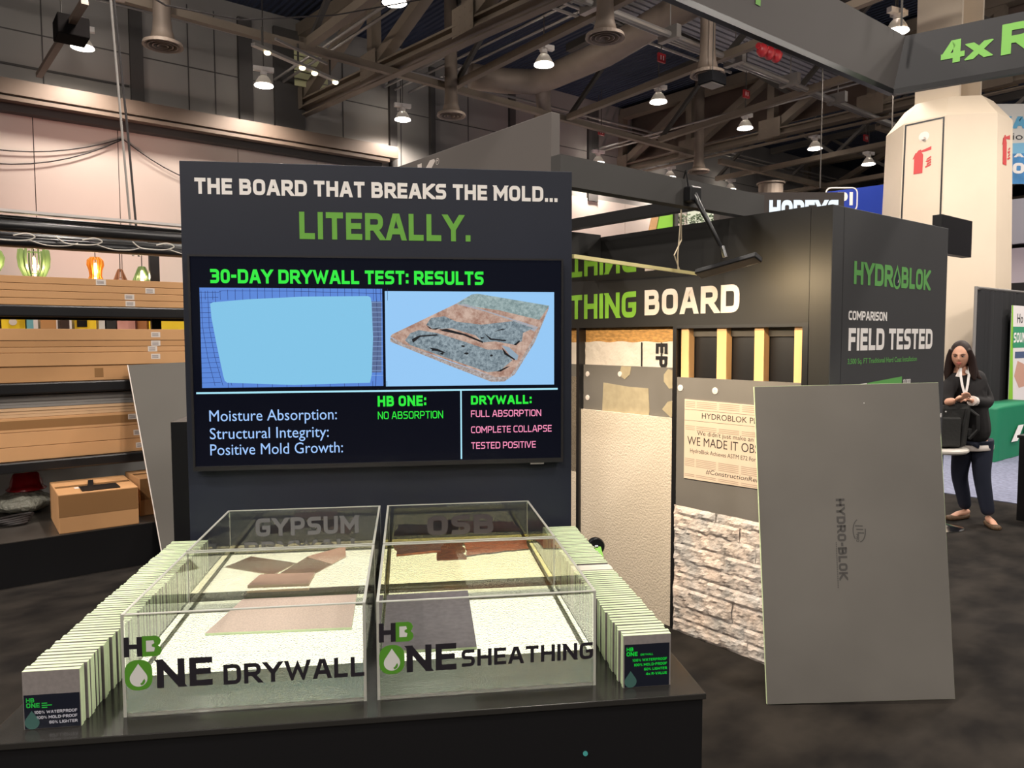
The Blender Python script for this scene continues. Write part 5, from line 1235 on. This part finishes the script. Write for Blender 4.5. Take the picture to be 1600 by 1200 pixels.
part(r, 'extinguisher_sign', ext_sign(lambda u, v: (CX+u, CY-0.97+0.12*(4.35+v)/5.10-0.004, 4.35+v), 1.0), bpy.data.materials['red_sign_print'], 'red fire extinguisher pictogram on the right face', flip=False)
# black drape and what stands before it
m_drape = M('black_drape', (34,34,36), 0.85)
b = MB(); n = 90
vs = []; fs = []
for j in range(2):
    for i in range(n+1):
        x = 11.93+3.0*i/n; vs.append((x, 4.28+0.035*math.sin(i*1.15)+0.02*math.sin(i*2.7), 0.01+2.32*j))
for i in range(n): fs.append((i, i+1, n+1+i+1, n+1+i))
b.add(vs, fs)
r = thing('booth_drape', 'black pleated drape behind the woman and the green table', 'drape', 'H', (12,4.28,0))
part(r, 'cloth', b, m_drape, smooth=True, flip=False)
b = MB(); b.tube([(11.91,4.28,2.35),(14.9,4.28,2.35)], 0.02, 8); part(r, 'top_rail', b, m_pipe)
b = MB(); b.tube([(11.91,4.30,0),(11.91,4.30,2.37)], 0.022, 8); part(r, 'end_pole', b, m_pipe)
m_greencloth = M('green_tablecloth', (16,118,82), 0.6)
r = thing('draped_table', 'table under a green cloth at the right edge, in front of the black drape', 'table', 'H', (11.8,3.9,0))
b = MB(); vs = []; fs = []; n = 40
cx0, cx1, cy0, cy1 = 11.02, 12.7, 3.69, 4.10
per = []
for k in range(n):
    t = k/n*4; s = int(t); q = t-s
    per.append([(cx0+(cx1-cx0)*q,cy0),(cx1,cy0+(cy1-cy0)*q),(cx1-(cx1-cx0)*q,cy1),(cx0,cy1-(cy1-cy0)*q)][s])
mx, my = (cx0+cx1)/2, (cy0+cy1)/2
for (z, e) in ((0.72,0.0),(0.69,0.006),(0.35,0.02),(0.012,0.05)):
    for i, p in enumerate(per):
        f_ = 1 + (e + (0.02*math.sin(i*1.9) if z < 0.5 else 0))
        vs.append((mx+(p[0]-mx)*f_, my+(p[1]-my)*(f_*1.0+ (e*0.6)), z))
for j in range(3):
    for i in range(n): fs.append((j*n+i, j*n+(i+1)%n, (j+1)*n+(i+1)%n, (j+1)*n+i))
fs.append(tuple(range(n))); b.add(vs, fs); tc_ = part(r, 'tablecloth', b, m_greencloth, smooth=True)
b = MB(); d_ = (-1,0,0)
b.flat([(11.50,0.23),(11.74,0.23),(11.95,0.44),(11.74,0.44)], (0,3.655,0), UX, UZ); b.flat([(11.98,0.30),(12.25,0.30),(12.25,0.44),(12.02,0.44)], (0,3.655,0), UX, UZ)
part(tc_, 'logo_print', b, m_white_ink, flip=False)
r = thing('banner_stand', 'white and green roll-up banner behind the green table at the right edge', 'banner', 'H', (13.4,4.15,0))
m_lime = M('lime_print', (140,200,60), 0.6)
b = MB(); b.box(12.88,13.9,4.155,4.16,0.05,2.12); bp_ = part(r, 'sheet', b, M('white_banner', (232,226,224), 0.6))
def bn(name, pts, mat): 
    q = MB(); q.flat(pts, (0,4.1535,0), UX, UZ); return part(bp_, name, q, mat)
bn('lime_edge', [(12.88,0.05),(13.12,0.05),(12.93,2.12),(12.88,2.12)], m_lime)
bn('green_band', [(12.965,1.48),(13.9,1.48),(13.9,1.80),(12.94,1.80)], M('teal_green_print', (60,150,110), 0.6))
q = MB(); tech(q, 'SOUND', (13.0,4.152,1.56), UX, UZ, 0.15, 0.22, fit=0.62); part(bp_, 'lettering', q, m_white_ink)
q = MB(); font(q, 'Ho', (13.12,4.152,1.86), UX, UZ, 0.14, bold=0.0); part(bp_, 'lettering', q, m_dark_ink)
bn('picture_panel', [(13.08,1.32),(13.9,1.32),(13.9,1.42),(13.08,1.42)], M('blue_grey_print', (80,96,130), 0.6))
bn('picture', [(13.08,1.05),(13.3,0.86),(13.85,0.9),(13.85,1.15),(13.2,1.28)], M('pinkish_print', (206,160,140), 0.6))
b = MB(); b.box(12.86,13.92,4.13,4.175,0,0.05); part(r, 'base', b, m_pipe)
r = thing('black_counter', 'black counter box standing on the carpet at the right edge', 'counter', 'H', (8.0,2.0,0))
b = MB(); b.box(7.70,8.35,1.4,2.385,0.0,0.745); part(r, 'body', b, m_black)
b = MB(); b.box(7.685,8.365,1.385,2.40,0.745,0.77); part(r, 'top', b, m_black, bevel=0.003)
# far signs and booths
r = thing('hanging_banner', 'white and blue hanging banner with cut lettering at the right edge', 'hanging banner', 'W', (9.9,14.5,4.56))
BY = 14.5
b = MB(); b.box(8.64,11.6,BY,BY+0.03,4.56,6.06); hb = part(r, 'sheet', b, M('white_banner_cloth', (222,220,214), 0.6))
def hbp(nm, pts, mat, dy=0.003):
    q = MB(); q.flat(pts, (0,BY-dy,0), UX, UZ); return part(hb, nm, q, mat)
hbp('pale_blue_band', [(8.64,5.09),(11.6,5.21),(11.6,5.40),(8.64,5.29)], M('sky_blue_print', (126,190,226), 0.6))
hbp('blue_field', [(8.64,4.56),(11.6,4.56),(11.6,5.21),(8.64,5.09)], M('mid_blue_print', (64,136,196), 0.6, noise=(4,0.2)), 0.004)
q = MB(); tech(q, 'O', (8.99,BY-0.006,5.64), UX, UZ, 0.187, 0.34, fit=0.19); part(hb, 'lettering', q, M('dark_grey_print', (74,74,78), 0.6))
q = MB(); tech(q, 'VA', (9.23,BY-0.006,5.60), UX, UZ, 0.223, 0.28, fit=0.56); part(hb, 'lettering', q, M('azure_print', (96,176,216), 0.6))
q = MB(); font(q, 'lation', (9.26,BY-0.006,5.39), UX, UZ, 0.127, fit=0.60); part(hb, 'lettering', q, m_dark_ink)
q = MB(); tech(q, 'LA', (9.40,BY-0.007,5.06), UX, UZ, 0.072, 0.25, fit=0.36); part(hb, 'lettering', q, m_white_ink)
q = MB(); tech(q, 'RO', (9.30,BY-0.007,4.755), UX, UZ, 0.20, 0.26, gap=0.16, fit=0.48); part(hb, 'lettering', q, m_white_ink)
for x in (8.8,11.4):
    q = MB(); q.tube([(x,BY+0.015,6.06),(x,BY+0.015,8.9)], 0.012, 5); part(r, 'hanging_wire', q, m_steel_dark)
r = thing('hanging_banner', 'royal blue hanging banner with a white outlined mark, left of the beige column', 'hanging banner', 'W', (6.4,14,4.1))
b = MB(); b.add([(5.55,14,4.29),(7.2,14,4.50),(7.2,14,3.7),(5.55,14,3.7),(5.55,14.04,4.29),(7.2,14.04,4.50),(7.2,14.04,3.7),(5.55,14.04,3.7)], [(0,1,2,3),(7,6,5,4),(0,4,5,1),(1,5,6,2),(2,6,7,3),(3,7,4,0)]); hb = part(r, 'sheet', b, M('royal_blue_banner', (30,62,170), 0.5))
q = MB(); tech(q, 'PI', (6.02,13.997,4.08), UX, UZ, 0.24, 0.26, fit=0.28); part(hb, 'lettering', q, m_white_ink)
q = MB(); P_ = rrect(5.80,6.38,3.98,4.40,0.10)
for i in range(len(P_)):
    p, s = Vector(P_[i-1]), Vector(P_[i]); dd = (s-p)
    if dd.length < 1e-6: continue
    nn = Vector((-dd.y,dd.x)).normalized()*0.012; q.flat([tuple(p-nn),tuple(s-nn),tuple(s+nn),tuple(p+nn)], (0,13.996,0), UX, UZ)
part(hb, 'outline', q, m_white_ink)
for x in (5.7,7.0):
    q = MB(); q.tube([(x,14.02,4.4),(x,14.02,8.9)], 0.012, 5); part(r, 'hanging_wire', q, m_steel_dark)
r = thing('lit_sign', 'dark sign with glowing white letters peeping over the black booth wall', 'sign', 'W', (3.0,8.0,0))
b = MB(); b.box(2.2,3.51,8.0,8.25,0,3.175); part(r, 'sign_tower', b, M('dark_brown_sign', (58,50,46), 0.6))
q = MB(); tech(q, 'HOPEYS', (2.72,7.997,2.89), UX, UZ, 0.205, 0.26, gap=0.06, fit=0.73); part(r, 'lettering', q, glow('white_sign_glow', (236,248,255), 1.1))
r = thing('far_booth', 'distant bright booth with a lime panel seen through the header beams', 'booth', 'W', (3.4,14,0))
b = MB(); b.add([(2.66,14,3.5),(2.98,14,3.5),(2.98,14,4.3),(2.82,14,4.3),(2.66,14.1,3.5),(2.98,14.1,3.5),(2.98,14.1,4.3),(2.82,14.1,4.3)], [(0,1,2,3),(7,6,5,4),(0,4,5,1),(1,5,6,2),(2,6,7,3),(3,7,4,0)]); part(r, 'lime_panel', b, m_lime)
b = MB(); b.add([(2.5,14.05,3.4),(2.64,14.05,3.4),(2.80,14.05,4.3),(2.70,14.05,4.3),(2.5,14.15,3.4),(2.64,14.15,3.4),(2.80,14.15,4.3),(2.70,14.15,4.3)], [(0,1,2,3),(7,6,5,4),(0,4,5,1),(1,5,6,2),(2,6,7,3),(3,7,4,0)]); part(r, 'tan_panel', b, m_card)
b = MB(); b.box(3.0,3.06,13.9,14.2,0,4.3); part(r, 'dark_post', b, m_steel_dark)
b = MB(); b.box(2.2,4.6,14.2,14.3,0,3.60); part(r, 'booth_body', b, m_greyb)
b = MB()
for k in range(260):
    p = Vector((random.uniform(3.07,3.75), random.uniform(13.9,14.1), random.uniform(3.60,3.92))); s = 0.03
    a = Vector((random.uniform(-1,1),random.uniform(-1,1),random.uniform(-1,1))).normalized()*s; c_ = Vector((random.uniform(-1,1),random.uniform(-1,1),random.uniform(-1,1))).normalized()*s
    b.add([p-a,p+c_,p+a,p-c_], [(0,1,2,3)])
part(r, 'hedge', b, M('grey_green_leaf', (112,128,100), 0.7), flip=False)
b = MB(); b.box(3.3,4.1,14.15,14.2,3.7,4.06); part(r, 'lit_fascia', b, glow('pale_booth_glow', (238,236,206), 0.9))
b = MB(); b.add([(3.55,13.9,4.0),(4.25,13.9,3.95),(4.25,13.9,3.85),(3.9,13.9,3.86)], [(0,1,2,3)]); part(r, 'violet_panel', b, M('violet_panel', (150,150,206), 0.6), flip=False)
b = MB(); b.box(21.9,22.1,-12,7.6,4.0,5.12); single('grey_header', 'grey header board far behind the beige column, at the right edge', 'header board', b, M('cool_grey_header', (150,148,158), 0.7), 'H', (22,0,4.0))
b = MB(); b.box(23.0,23.1,-12,7.5,0.0,4.0); w_ = single('pale_partition', 'pale pinkish partition far behind the beige column, under the grey header', 'partition', b, M('pink_lit_partition', (226,214,224), 0.7), 'H', (23,0,0.0))  # pink light falling on this wall is put into its colour
b = MB(); b.box(20.9,21.0,-12,7.4,0.0,2.95); single('dark_partition', 'dark partition far behind the black drape at the right edge', 'partition', b, m_black, 'H', (21,0,0.0))
spot_light('far_booth_light', 'H', (21.6,3,4.0), (23,5,3.2), 160, (1.0,0.9,0.95), math.radians(120), 1.0, 0.2)
spot_light('column_fill', 'H', (7.0,3.6,6.6), (12.5,5.0,4.6), 190, (1.0,0.88,0.74), math.radians(50), 0.9, 0.2)  # added fill spot that brightens the column, with no lamp modelled for it

# ------------------------------------------------------------------ the woman (frame W)
def skin(verts, edges, sub=2):
    me = bpy.data.meshes.new('tmp'); me.from_pydata([v[:3] for v in verts], edges, [])
    ob = bpy.data.objects.new('tmp', me); COL.objects.link(ob)
    ob.modifiers.new('skin', 'SKIN').use_smooth_shade = True
    ob.modifiers.new('sub', 'SUBSURF').levels = sub
    for i, v in enumerate(verts):
        s = me.skin_vertices[0].data[i]; s.radius = (v[3], v[4] if len(v) > 4 else v[3]); s.use_root = (i == 0)
    dg = bpy.context.evaluated_depsgraph_get(); dg.update()
    m2 = bpy.data.meshes.new_from_object(ob.evaluated_get(dg))
    vs = [v.co.copy() for v in m2.vertices]; fs = [tuple(p.vertices) for p in m2.polygons]
    bpy.data.objects.remove(ob); bpy.data.meshes.remove(me); bpy.data.meshes.remove(m2)
    return vs, fs
def chain(n0, n): return [(n0+i, n0+i+1) for i in range(n-1)]
def remesh(b, voxel, smooth=0):
    me = bpy.data.meshes.new('tmp'); me.from_pydata([tuple(v) for v in b.v], [], b.f)
    ob = bpy.data.objects.new('tmp', me); COL.objects.link(ob)
    m = ob.modifiers.new('r', 'REMESH'); m.mode = 'VOXEL'; m.voxel_size = voxel
    if smooth: s = ob.modifiers.new('s', 'SMOOTH'); s.iterations = smooth; s.factor = 0.5
    dg = bpy.context.evaluated_depsgraph_get(); dg.update()
    m2 = bpy.data.meshes.new_from_object(ob.evaluated_get(dg))
    o = MB(); o.add([v.co.copy() for v in m2.vertices], [tuple(p.vertices) for p in m2.polygons])
    bpy.data.objects.remove(ob); bpy.data.meshes.remove(me); bpy.data.meshes.remove(m2)
    return o
wm = thing('person', 'woman in a black cardigan and dark trousers standing over a backpack at right', 'person', 'W', (4.08,6.55,0))
m_skin = M('fair_skin', (222,168,140), 0.5)
m_hair = M('dark_brown_hair', (42,28,24), 0.62, spec=0.3, noise=(60,0.3,(1,1,0.1)))
m_knit = M('black_knit', (26,24,25), 0.9, bump=(300,0.3,0.003))
m_jean = M('dark_navy_trousers', (30,36,54), 0.8)
# head: built facing -y then turned
HC = Vector((3.868,6.455,1.487)); HR = Matrix.Rotation(math.radians(-38), 3, 'Z') @ Matrix.Rotation(math.radians(6), 3, 'X')
def hp(x, y, z): return HC + HR @ Vector((x, y, z))
body = MB()
nu, nv = 36, 28; vs = []; fs = []
for j in range(nv+1):
    th = PI*j/nv
    for i in range(nu):
        ph = 2*PI*i/nu
        x, y, z = math.sin(th)*math.cos(ph), math.sin(th)*math.sin(ph), math.cos(th)
        w = 0.070*(1 - 0.30*max(0, -z)**1.5); d = 0.092*(1-0.12*max(0, -z)); X, Y, Z = x*w, y*d, z*0.112
        fr = max(0, -y)
        if fr > 0.2:
            Y += -0.020*math.exp(-(X/0.011)**2)*math.exp(-((Z+0.022)/0.017)**2) - 0.010*math.exp(-(X/0.009)**2)*math.exp(-((Z-0.0)/0.02)**2)
            Y += -0.006*math.exp(-(X/0.035)**2)*math.exp(-((Z-0.022)/0.010)**2)
            for sx in (-1, 1): Y += 0.009*math.exp(-((X-sx*0.030)/0.014)**2)*math.exp(-((Z-0.006)/0.010)**2)
            Y += -0.007*math.exp(-(X/0.022)**2)*math.exp(-((Z+0.054)/0.012)**2)
            Y += -0.010*math.exp(-(X/0.020)**2)*math.exp(-((Z+0.095)/0.018)**2)
        vs.append(hp(X, Y, Z))
for j in range(nv):
    for i in range(nu):
        i2 = (i+1) % nu; fs.append((j*nu+i, (j+1)*nu+i, (j+1)*nu+i2, j*nu+i2))
body.add(vs, fs)
V = [(4.045,6.52,0.82,0.100,0.085),(4.02,6.52,0.97,0.100,0.080),(3.985,6.515,1.12,0.112,0.085),(3.95,6.51,1.25,0.112,0.072),(3.915,6.50,1.345,0.058,0.055),(3.885,6.475,1.42,0.050,0.052),
     (4.055,6.53,1.285,0.062),(4.115,6.54,1.17,0.050),(4.14,6.49,1.075,0.043),(4.02,6.41,1.085,0.038),(3.905,6.345,1.108,0.027,0.024),
     (3.835,6.50,1.275,0.060),(3.755,6.47,1.17,0.048),(3.715,6.40,1.085,0.042),(3.72,6.33,1.10,0.035),(3.735,6.285,1.115,0.026),
     (4.100,6.50,0.72,0.068),(4.092,6.47,0.45,0.052),(4.13,6.47,0.25,0.052),(4.168,6.46,0.085,0.036),
     (3.990,6.56,0.72,0.068),(4.0,6.64,0.42,0.052),(4.07,6.69,0.24,0.050),(4.135,6.735,0.085,0.036)]
E = chain(0,6)+[(3,6)]+chain(6,5)+[(3,11)]+chain(11,5)+[(0,16)]+chain(16,4)+[(0,20)]+chain(20,4)
v_, f_ = skin(V, E); body.add(v_, f_)
def foot(a, h, t):
    a, h, t = Vector(a), Vector(h), Vector(t); m_ = (h+t)/2
    v_, f_ = skin([(*a,0.034),(*(h*0.5+a*0.5-Vector((0,0,0.01))),0.034),(*(h*0.55+t*0.45+Vector((0,0,0.028))),0.031,0.025),(*(h*0.25+t*0.75+Vector((0,0,0.010))),0.032,0.014),(*(t+Vector((0,0,0.004))),0.018,0.010),(*(h+Vector((0,0,0.010))),0.022)], [(0,1),(1,2),(2,3),(3,4),(1,5)]); body.add(v_, f_)
foot((4.168,6.46,0.085),(4.175,6.49,0.028),(4.135,6.30,0.022)); foot((4.135,6.735,0.085),(4.155,6.745,0.028),(3.935,6.665,0.022))
def hand(w, k, spread, curl, thumb):
    """wrist point, knuckle centre, across-palm vector, finger direction"""
    w, k, spread, curl = Vector(w), Vector(k), Vector(spread), Vector(curl)
    ps = [(*w,0.024,0.019),(*((w+k)/2),0.036,0.018),(*k,0.036,0.015)]
    v_, f_ = skin(ps, chain(0,3)); body.add(v_, f_)
    for i, L in enumerate((0.066,0.075,0.070,0.056)):
        o = k + spread*(i-1.5)*0.0185; d0 = (k-w).normalized()
        p1 = o + d0*L*0.42; p2 = p1 + (d0*0.55+curl*0.7).normalized()*L*0.33; p3 = p2 + (d0*0.1+curl).normalized()*L*0.27
        v_, f_ = skin([(*(o-d0*0.015),0.0095),(*o,0.0092),(*p1,0.0086),(*p2,0.0078),(*p3,0.0066)], chain(0,5), 1); body.add(v_, f_)
    t0 = w + (k-w)*0.35 + spread*-0.022; d0 = (k-w).normalized(); td = Vector(thumb)
    v_, f_ = skin([(*t0,0.012),(*(t0+(d0*0.6+td*0.8)*0.03),0.0105),(*(t0+(d0*0.75+td*0.7)*0.055),0.0095),(*(t0+(d0*0.95+td*0.45)*0.078),0.0075)], chain(0,4), 1); body.add(v_, f_)
hand((3.905,6.345,1.108),(3.815,6.305,1.128), (0.1,-0.75,-0.6), (-0.5,0.25,-0.8), (-0.2,-0.3,0.75))
hand((3.735,6.285,1.115),(3.765,6.235,1.15), (-0.2,-0.5,0.8), (0.8,0.1,-0.5), (0.4,0.1,0.7))
body = remesh(body, 0.0046, 2)
bo = part(wm, 'body', body, m_skin, smooth=True, flip=False)
# face details
m_eye = M('eye_dark', (40,30,28), 0.2); m_lip = M('lips', (176,96,86), 0.45); m_brow = M('brow_brown', (70,46,38), 0.8)
for sx in (-1, 1):
    b = MB(); b.ellipsoid(hp(sx*0.029,-0.079,0.005), (0.0125,0.0125,0.0065), 14, 8, HR); e = part(wm, 'eye', b, M('eye_white', (206,196,188), 0.3) if sx < 0 else bpy.data.materials['eye_white'], smooth=True)
    b = MB(); b.ellipsoid(hp(sx*0.029-0.001,-0.0895,0.0045), (0.0055,0.003,0.0058), 10, 6, HR); part(e, 'iris', b, m_eye, smooth=True)
    b = MB(); b.tube([hp(sx*0.015,-0.0905,0.010),hp(sx*0.028,-0.0915,0.0125),hp(sx*0.042,-0.081,0.009)], 0.0028, 6); part(wm, 'eyelid', b, m_brow)
    b = MB(); b.tube([hp(sx*0.013,-0.0965,0.020),hp(sx*0.030,-0.0935,0.026),hp(sx*0.047,-0.079,0.021)], [0.003,0.0036,0.002], 6); part(wm, 'eyebrow', b, m_brow)
    b = MB(); b.ellipsoid(hp(sx*0.071,0.008,-0.008), (0.008,0.017,0.028), 12, 8, HR); part(wm, 'ear', b, m_skin, smooth=True)
b = MB(); b.ellipsoid(hp(0,-0.0925,-0.050), (0.021,0.006,0.0055), 14, 8, HR); b.ellipsoid(hp(0,-0.0915,-0.060), (0.018,0.006,0.0055), 14, 8, HR); part(wm, 'lips', b, m_lip, smooth=True)
b = MB(); b.ellipsoid(hp(0.074,0.0,-0.04), (0.005,0.005,0.005), 8, 6); part(wm, 'earring', b, m_label, smooth=True)
# hair
b = MB(); b.ellipsoid(hp(0,0.020,0.020), (0.083,0.096,0.112), 28, 18, HR)
for (pts, rr) in (([(0.066,-0.030,0.06),(0.080,-0.012,0.0),(0.086,0.0,-0.07),(0.095,0.0,-0.15),(0.11,-0.02,-0.21)],[0.018,0.026,0.030,0.030,0.012]),
                  ([(0.050,0.05,0.05),(0.075,0.05,-0.03),(0.085,0.05,-0.11),(0.105,0.06,-0.18),(0.15,0.06,-0.215)],[0.02,0.035,0.038,0.036,0.012]),
                  ([(-0.066,-0.030,0.06),(-0.080,-0.015,0.0),(-0.088,-0.008,-0.07),(-0.095,-0.01,-0.15),(-0.10,-0.03,-0.215)],[0.018,0.025,0.030,0.030,0.012]),
                  ([(-0.05,0.05,0.05),(-0.07,0.05,-0.03),(-0.08,0.05,-0.11),(-0.08,0.05,-0.18),(-0.08,0.04,-0.22)],[0.02,0.035,0.038,0.036,0.016]),
                  ([(0.0,0.08,0.06),(0,0.09,-0.04),(0,0.085,-0.12),(0.0,0.085,-0.19)],[0.03,0.055,0.058,0.03])):
    b.tube([hp(*p) for p in pts], rr, 12)
hb_ = remesh(b, 0.006, 3)
part(wm, 'hair', hb_, m_hair, smooth=True, flip=False)
# clothing
G = 0.024
Vk = [(v[0],v[1],v[2],v[3]+G,(v[4] if len(v)>4 else v[3])+G) for v in V]
vs2 = [(4.054,6.522,0.690,0.182,0.152),(4.03,6.52,0.95,0.150,0.128),(3.985,6.515,1.12,0.158,0.128),(3.95,6.51,1.25,0.150,0.110),(3.91,6.50,1.36,0.074,0.072)]+[Vk[6],Vk[7],Vk[8],Vk[9],(3.945,6.366,1.101,0.043,0.040)]+[Vk[11],Vk[12],Vk[13],(3.72,6.345,1.095,0.048)]
v_, f_ = skin(vs2, chain(0,5)+[(3,5)]+chain(5,5)+[(3,10)]+chain(10,4)); b = MB(); b.add(v_, f_); b = remesh(b, 0.008, 2); part(wm, 'cardigan', b, m_knit, smooth=True, flip=False)
vs3 = [(4.045,6.52,0.86,0.140,0.118),(4.108,6.50,0.72,0.102),(4.095,6.47,0.45,0.074),(4.13,6.468,0.26,0.066),(4.166,6.462,0.085,0.056),(3.985,6.56,0.72,0.100),(4.0,6.64,0.42,0.072),(4.07,6.69,0.25,0.064),(4.128,6.732,0.085,0.054)]
v_, f_ = skin(vs3, [(0,1),(1,2),(2,3),(3,4),(0,5),(5,6),(6,7),(7,8)]); b = MB(); b.add(v_, f_); part(wm, 'trousers', b, m_jean, smooth=True)
b = MB(); b.lathe([(0.152,0.0),(0.157,0.004),(0.155,0.05),(0.145,0.05)], (0,0,0), 28, closed=True); b.v = [(4.055+v[0], 6.525+v[1]*0.84, 0.664+v[2]+v[0]*0.05) for v in b.v]; part(wm, 'shirt_hem', b, m_label, 'pale shirt hem under the cardigan', smooth=True)
b = MB(); b.tube([(3.955,6.372,1.099),(3.915,6.35,1.106)], [0.040,0.044], 14); part(wm, 'shirt_cuff', b, m_label, 'white turned-back cuff')
b = MB()
b.add([(3.905,6.435,1.372),(3.955,6.435,1.335),(3.925,6.40,1.31),(3.885,6.41,1.345)], [(0,1,2,3)]); b.add([(3.845,6.435,1.372),(3.82,6.44,1.31),(3.845,6.41,1.305),(3.862,6.42,1.35)], [(0,1,2,3)])
part(wm, 'shirt_collar', b, m_label, flip=False)
def ribbon(P, wd, mat_, nm):
    b = MB(); vs = []
    for p in P: vs += [(p[0]-wd/2,p[1],p[2]),(p[0]+wd/2,p[1]-0.002,p[2])]
    b.add(vs + [(v[0],v[1]+0.002,v[2]) for v in vs], [(2*i,2*i+1,2*i+3,2*i+2) for i in range(len(P)-1)]+[(len(vs)+2*i,len(vs)+2*i+2,len(vs)+2*i+3,len(vs)+2*i+1) for i in range(len(P)-1)]); part(wm, nm, b, mat_, flip=False)
ribbon([(3.935,6.44,1.40),(3.915,6.405,1.32),(3.895,6.385,1.24),(3.872,6.375,1.145)], 0.020, m_white_ink, 'lanyard')
ribbon([(3.858,6.43,1.385),(3.845,6.405,1.32),(3.848,6.385,1.24),(3.870,6.373,1.145)], 0.020, m_white_ink, 'lanyard')
m_leo = M('leopard_print_shoe', (120,92,62), 0.6, noise=(140,0.0), rgb2=(60,42,32))
def shoe(h, t):
    h, t = Vector(h), Vector(t); d = t-h
    v_, f_ = skin([(*(h+Vector((0,0,0.030))-d*0.05),0.042,0.036),(*(h+d*0.35+Vector((0,0,0.014))),0.044,0.024),(*(h+d*0.78+Vector((0,0,0.016))),0.054,0.030),(*(t+d*0.05+Vector((0,0,0.016))),0.042,0.028)], chain(0,4)); b = MB(); b.add(v_, f_)
    b.v = [Vector((v[0],v[1],max(v[2],0.001))) for v in b.v]; part(wm, 'shoe', b, m_leo, smooth=True)
shoe((4.175,6.49,0),(4.135,6.295,0)); shoe((4.155,6.748,0),(3.925,6.662,0))
# backpack on a white pedestal stool
r = thing('pedestal_stool', 'white topped chrome pedestal stool carrying the backpack', 'stool', 'W', (3.70,6.42,0))
b = MB(); b.lathe([(0.0,0.655),(0.20,0.66),(0.215,0.675),(0.215,0.69),(0.20,0.70),(0.0,0.70)], (3.70,6.42,0), 32); part(r, 'seat', b, M('white_seat', (226,220,210), 0.35), smooth='auto')
b = MB(); b.lathe([(0.025,0.03),(0.025,0.66)], (3.70,6.42,0), 16); part(r, 'column', b, m_chrome, smooth='auto')
b = MB(); b.lathe([(0.20,0.0),(0.20,0.006),(0.10,0.022),(0.03,0.04),(0.0,0.04)], (3.70,6.42,0), 32); part(r, 'base', b, m_chrome, smooth='auto')
r = thing('backpack', 'black backpack resting on the white pedestal stool', 'backpack', 'W', (3.74,6.40,0.7015))
m_pack = M('dark_grey_nylon', (46,46,44), 0.7, bump=(40,0.3,0.01)); m_pack2 = M('black_nylon', (28,28,28), 0.6)
b = MB(); b.box(3.60,3.88,6.33,6.47,0.704,1.075); b.v = [(v[0]+(0.035 if v[2] > 0.9 else 0), v[1], v[2]-(0.0 if v[0] > 3.75 else 0.0)) for v in b.v]; part(r, 'main_compartment', b, m_pack, bevel=0.035)
b = MB(); b.box(3.61,3.80,6.295,6.335,0.72,0.97); part(r, 'front_pocket', b, m_pack, bevel=0.014)
b = MB(); b.tube([(3.815,6.325,0.715),(3.83,6.32,0.9),(3.86,6.33,1.04)], 0.007, 6); part(r, 'zipper', b, m_pack2)
b = MB(); b.tube([(3.90,6.36,1.03),(3.955,6.33,0.98),(3.96,6.33,0.86),(3.90,6.35,0.78)], 0.016, 8); part(r, 'strap', b, m_pack2)
b = MB(); b.box(3.885,3.925,6.34,6.46,0.80,0.87); part(r, 'side_pocket', b, m_pack2, bevel=0.01)
b = MB(); b.ellipsoid((3.66,6.288,1.02),(0.007,0.004,0.007),8,6); part(r, 'white_tag', b, m_white_ink)
b = MB(); b.tube([(3.72,6.40,1.07),(3.74,6.40,1.10),(3.80,6.40,1.10),(3.82,6.40,1.07)], 0.008, 6); part(r, 'top_handle', b, m_pack2)
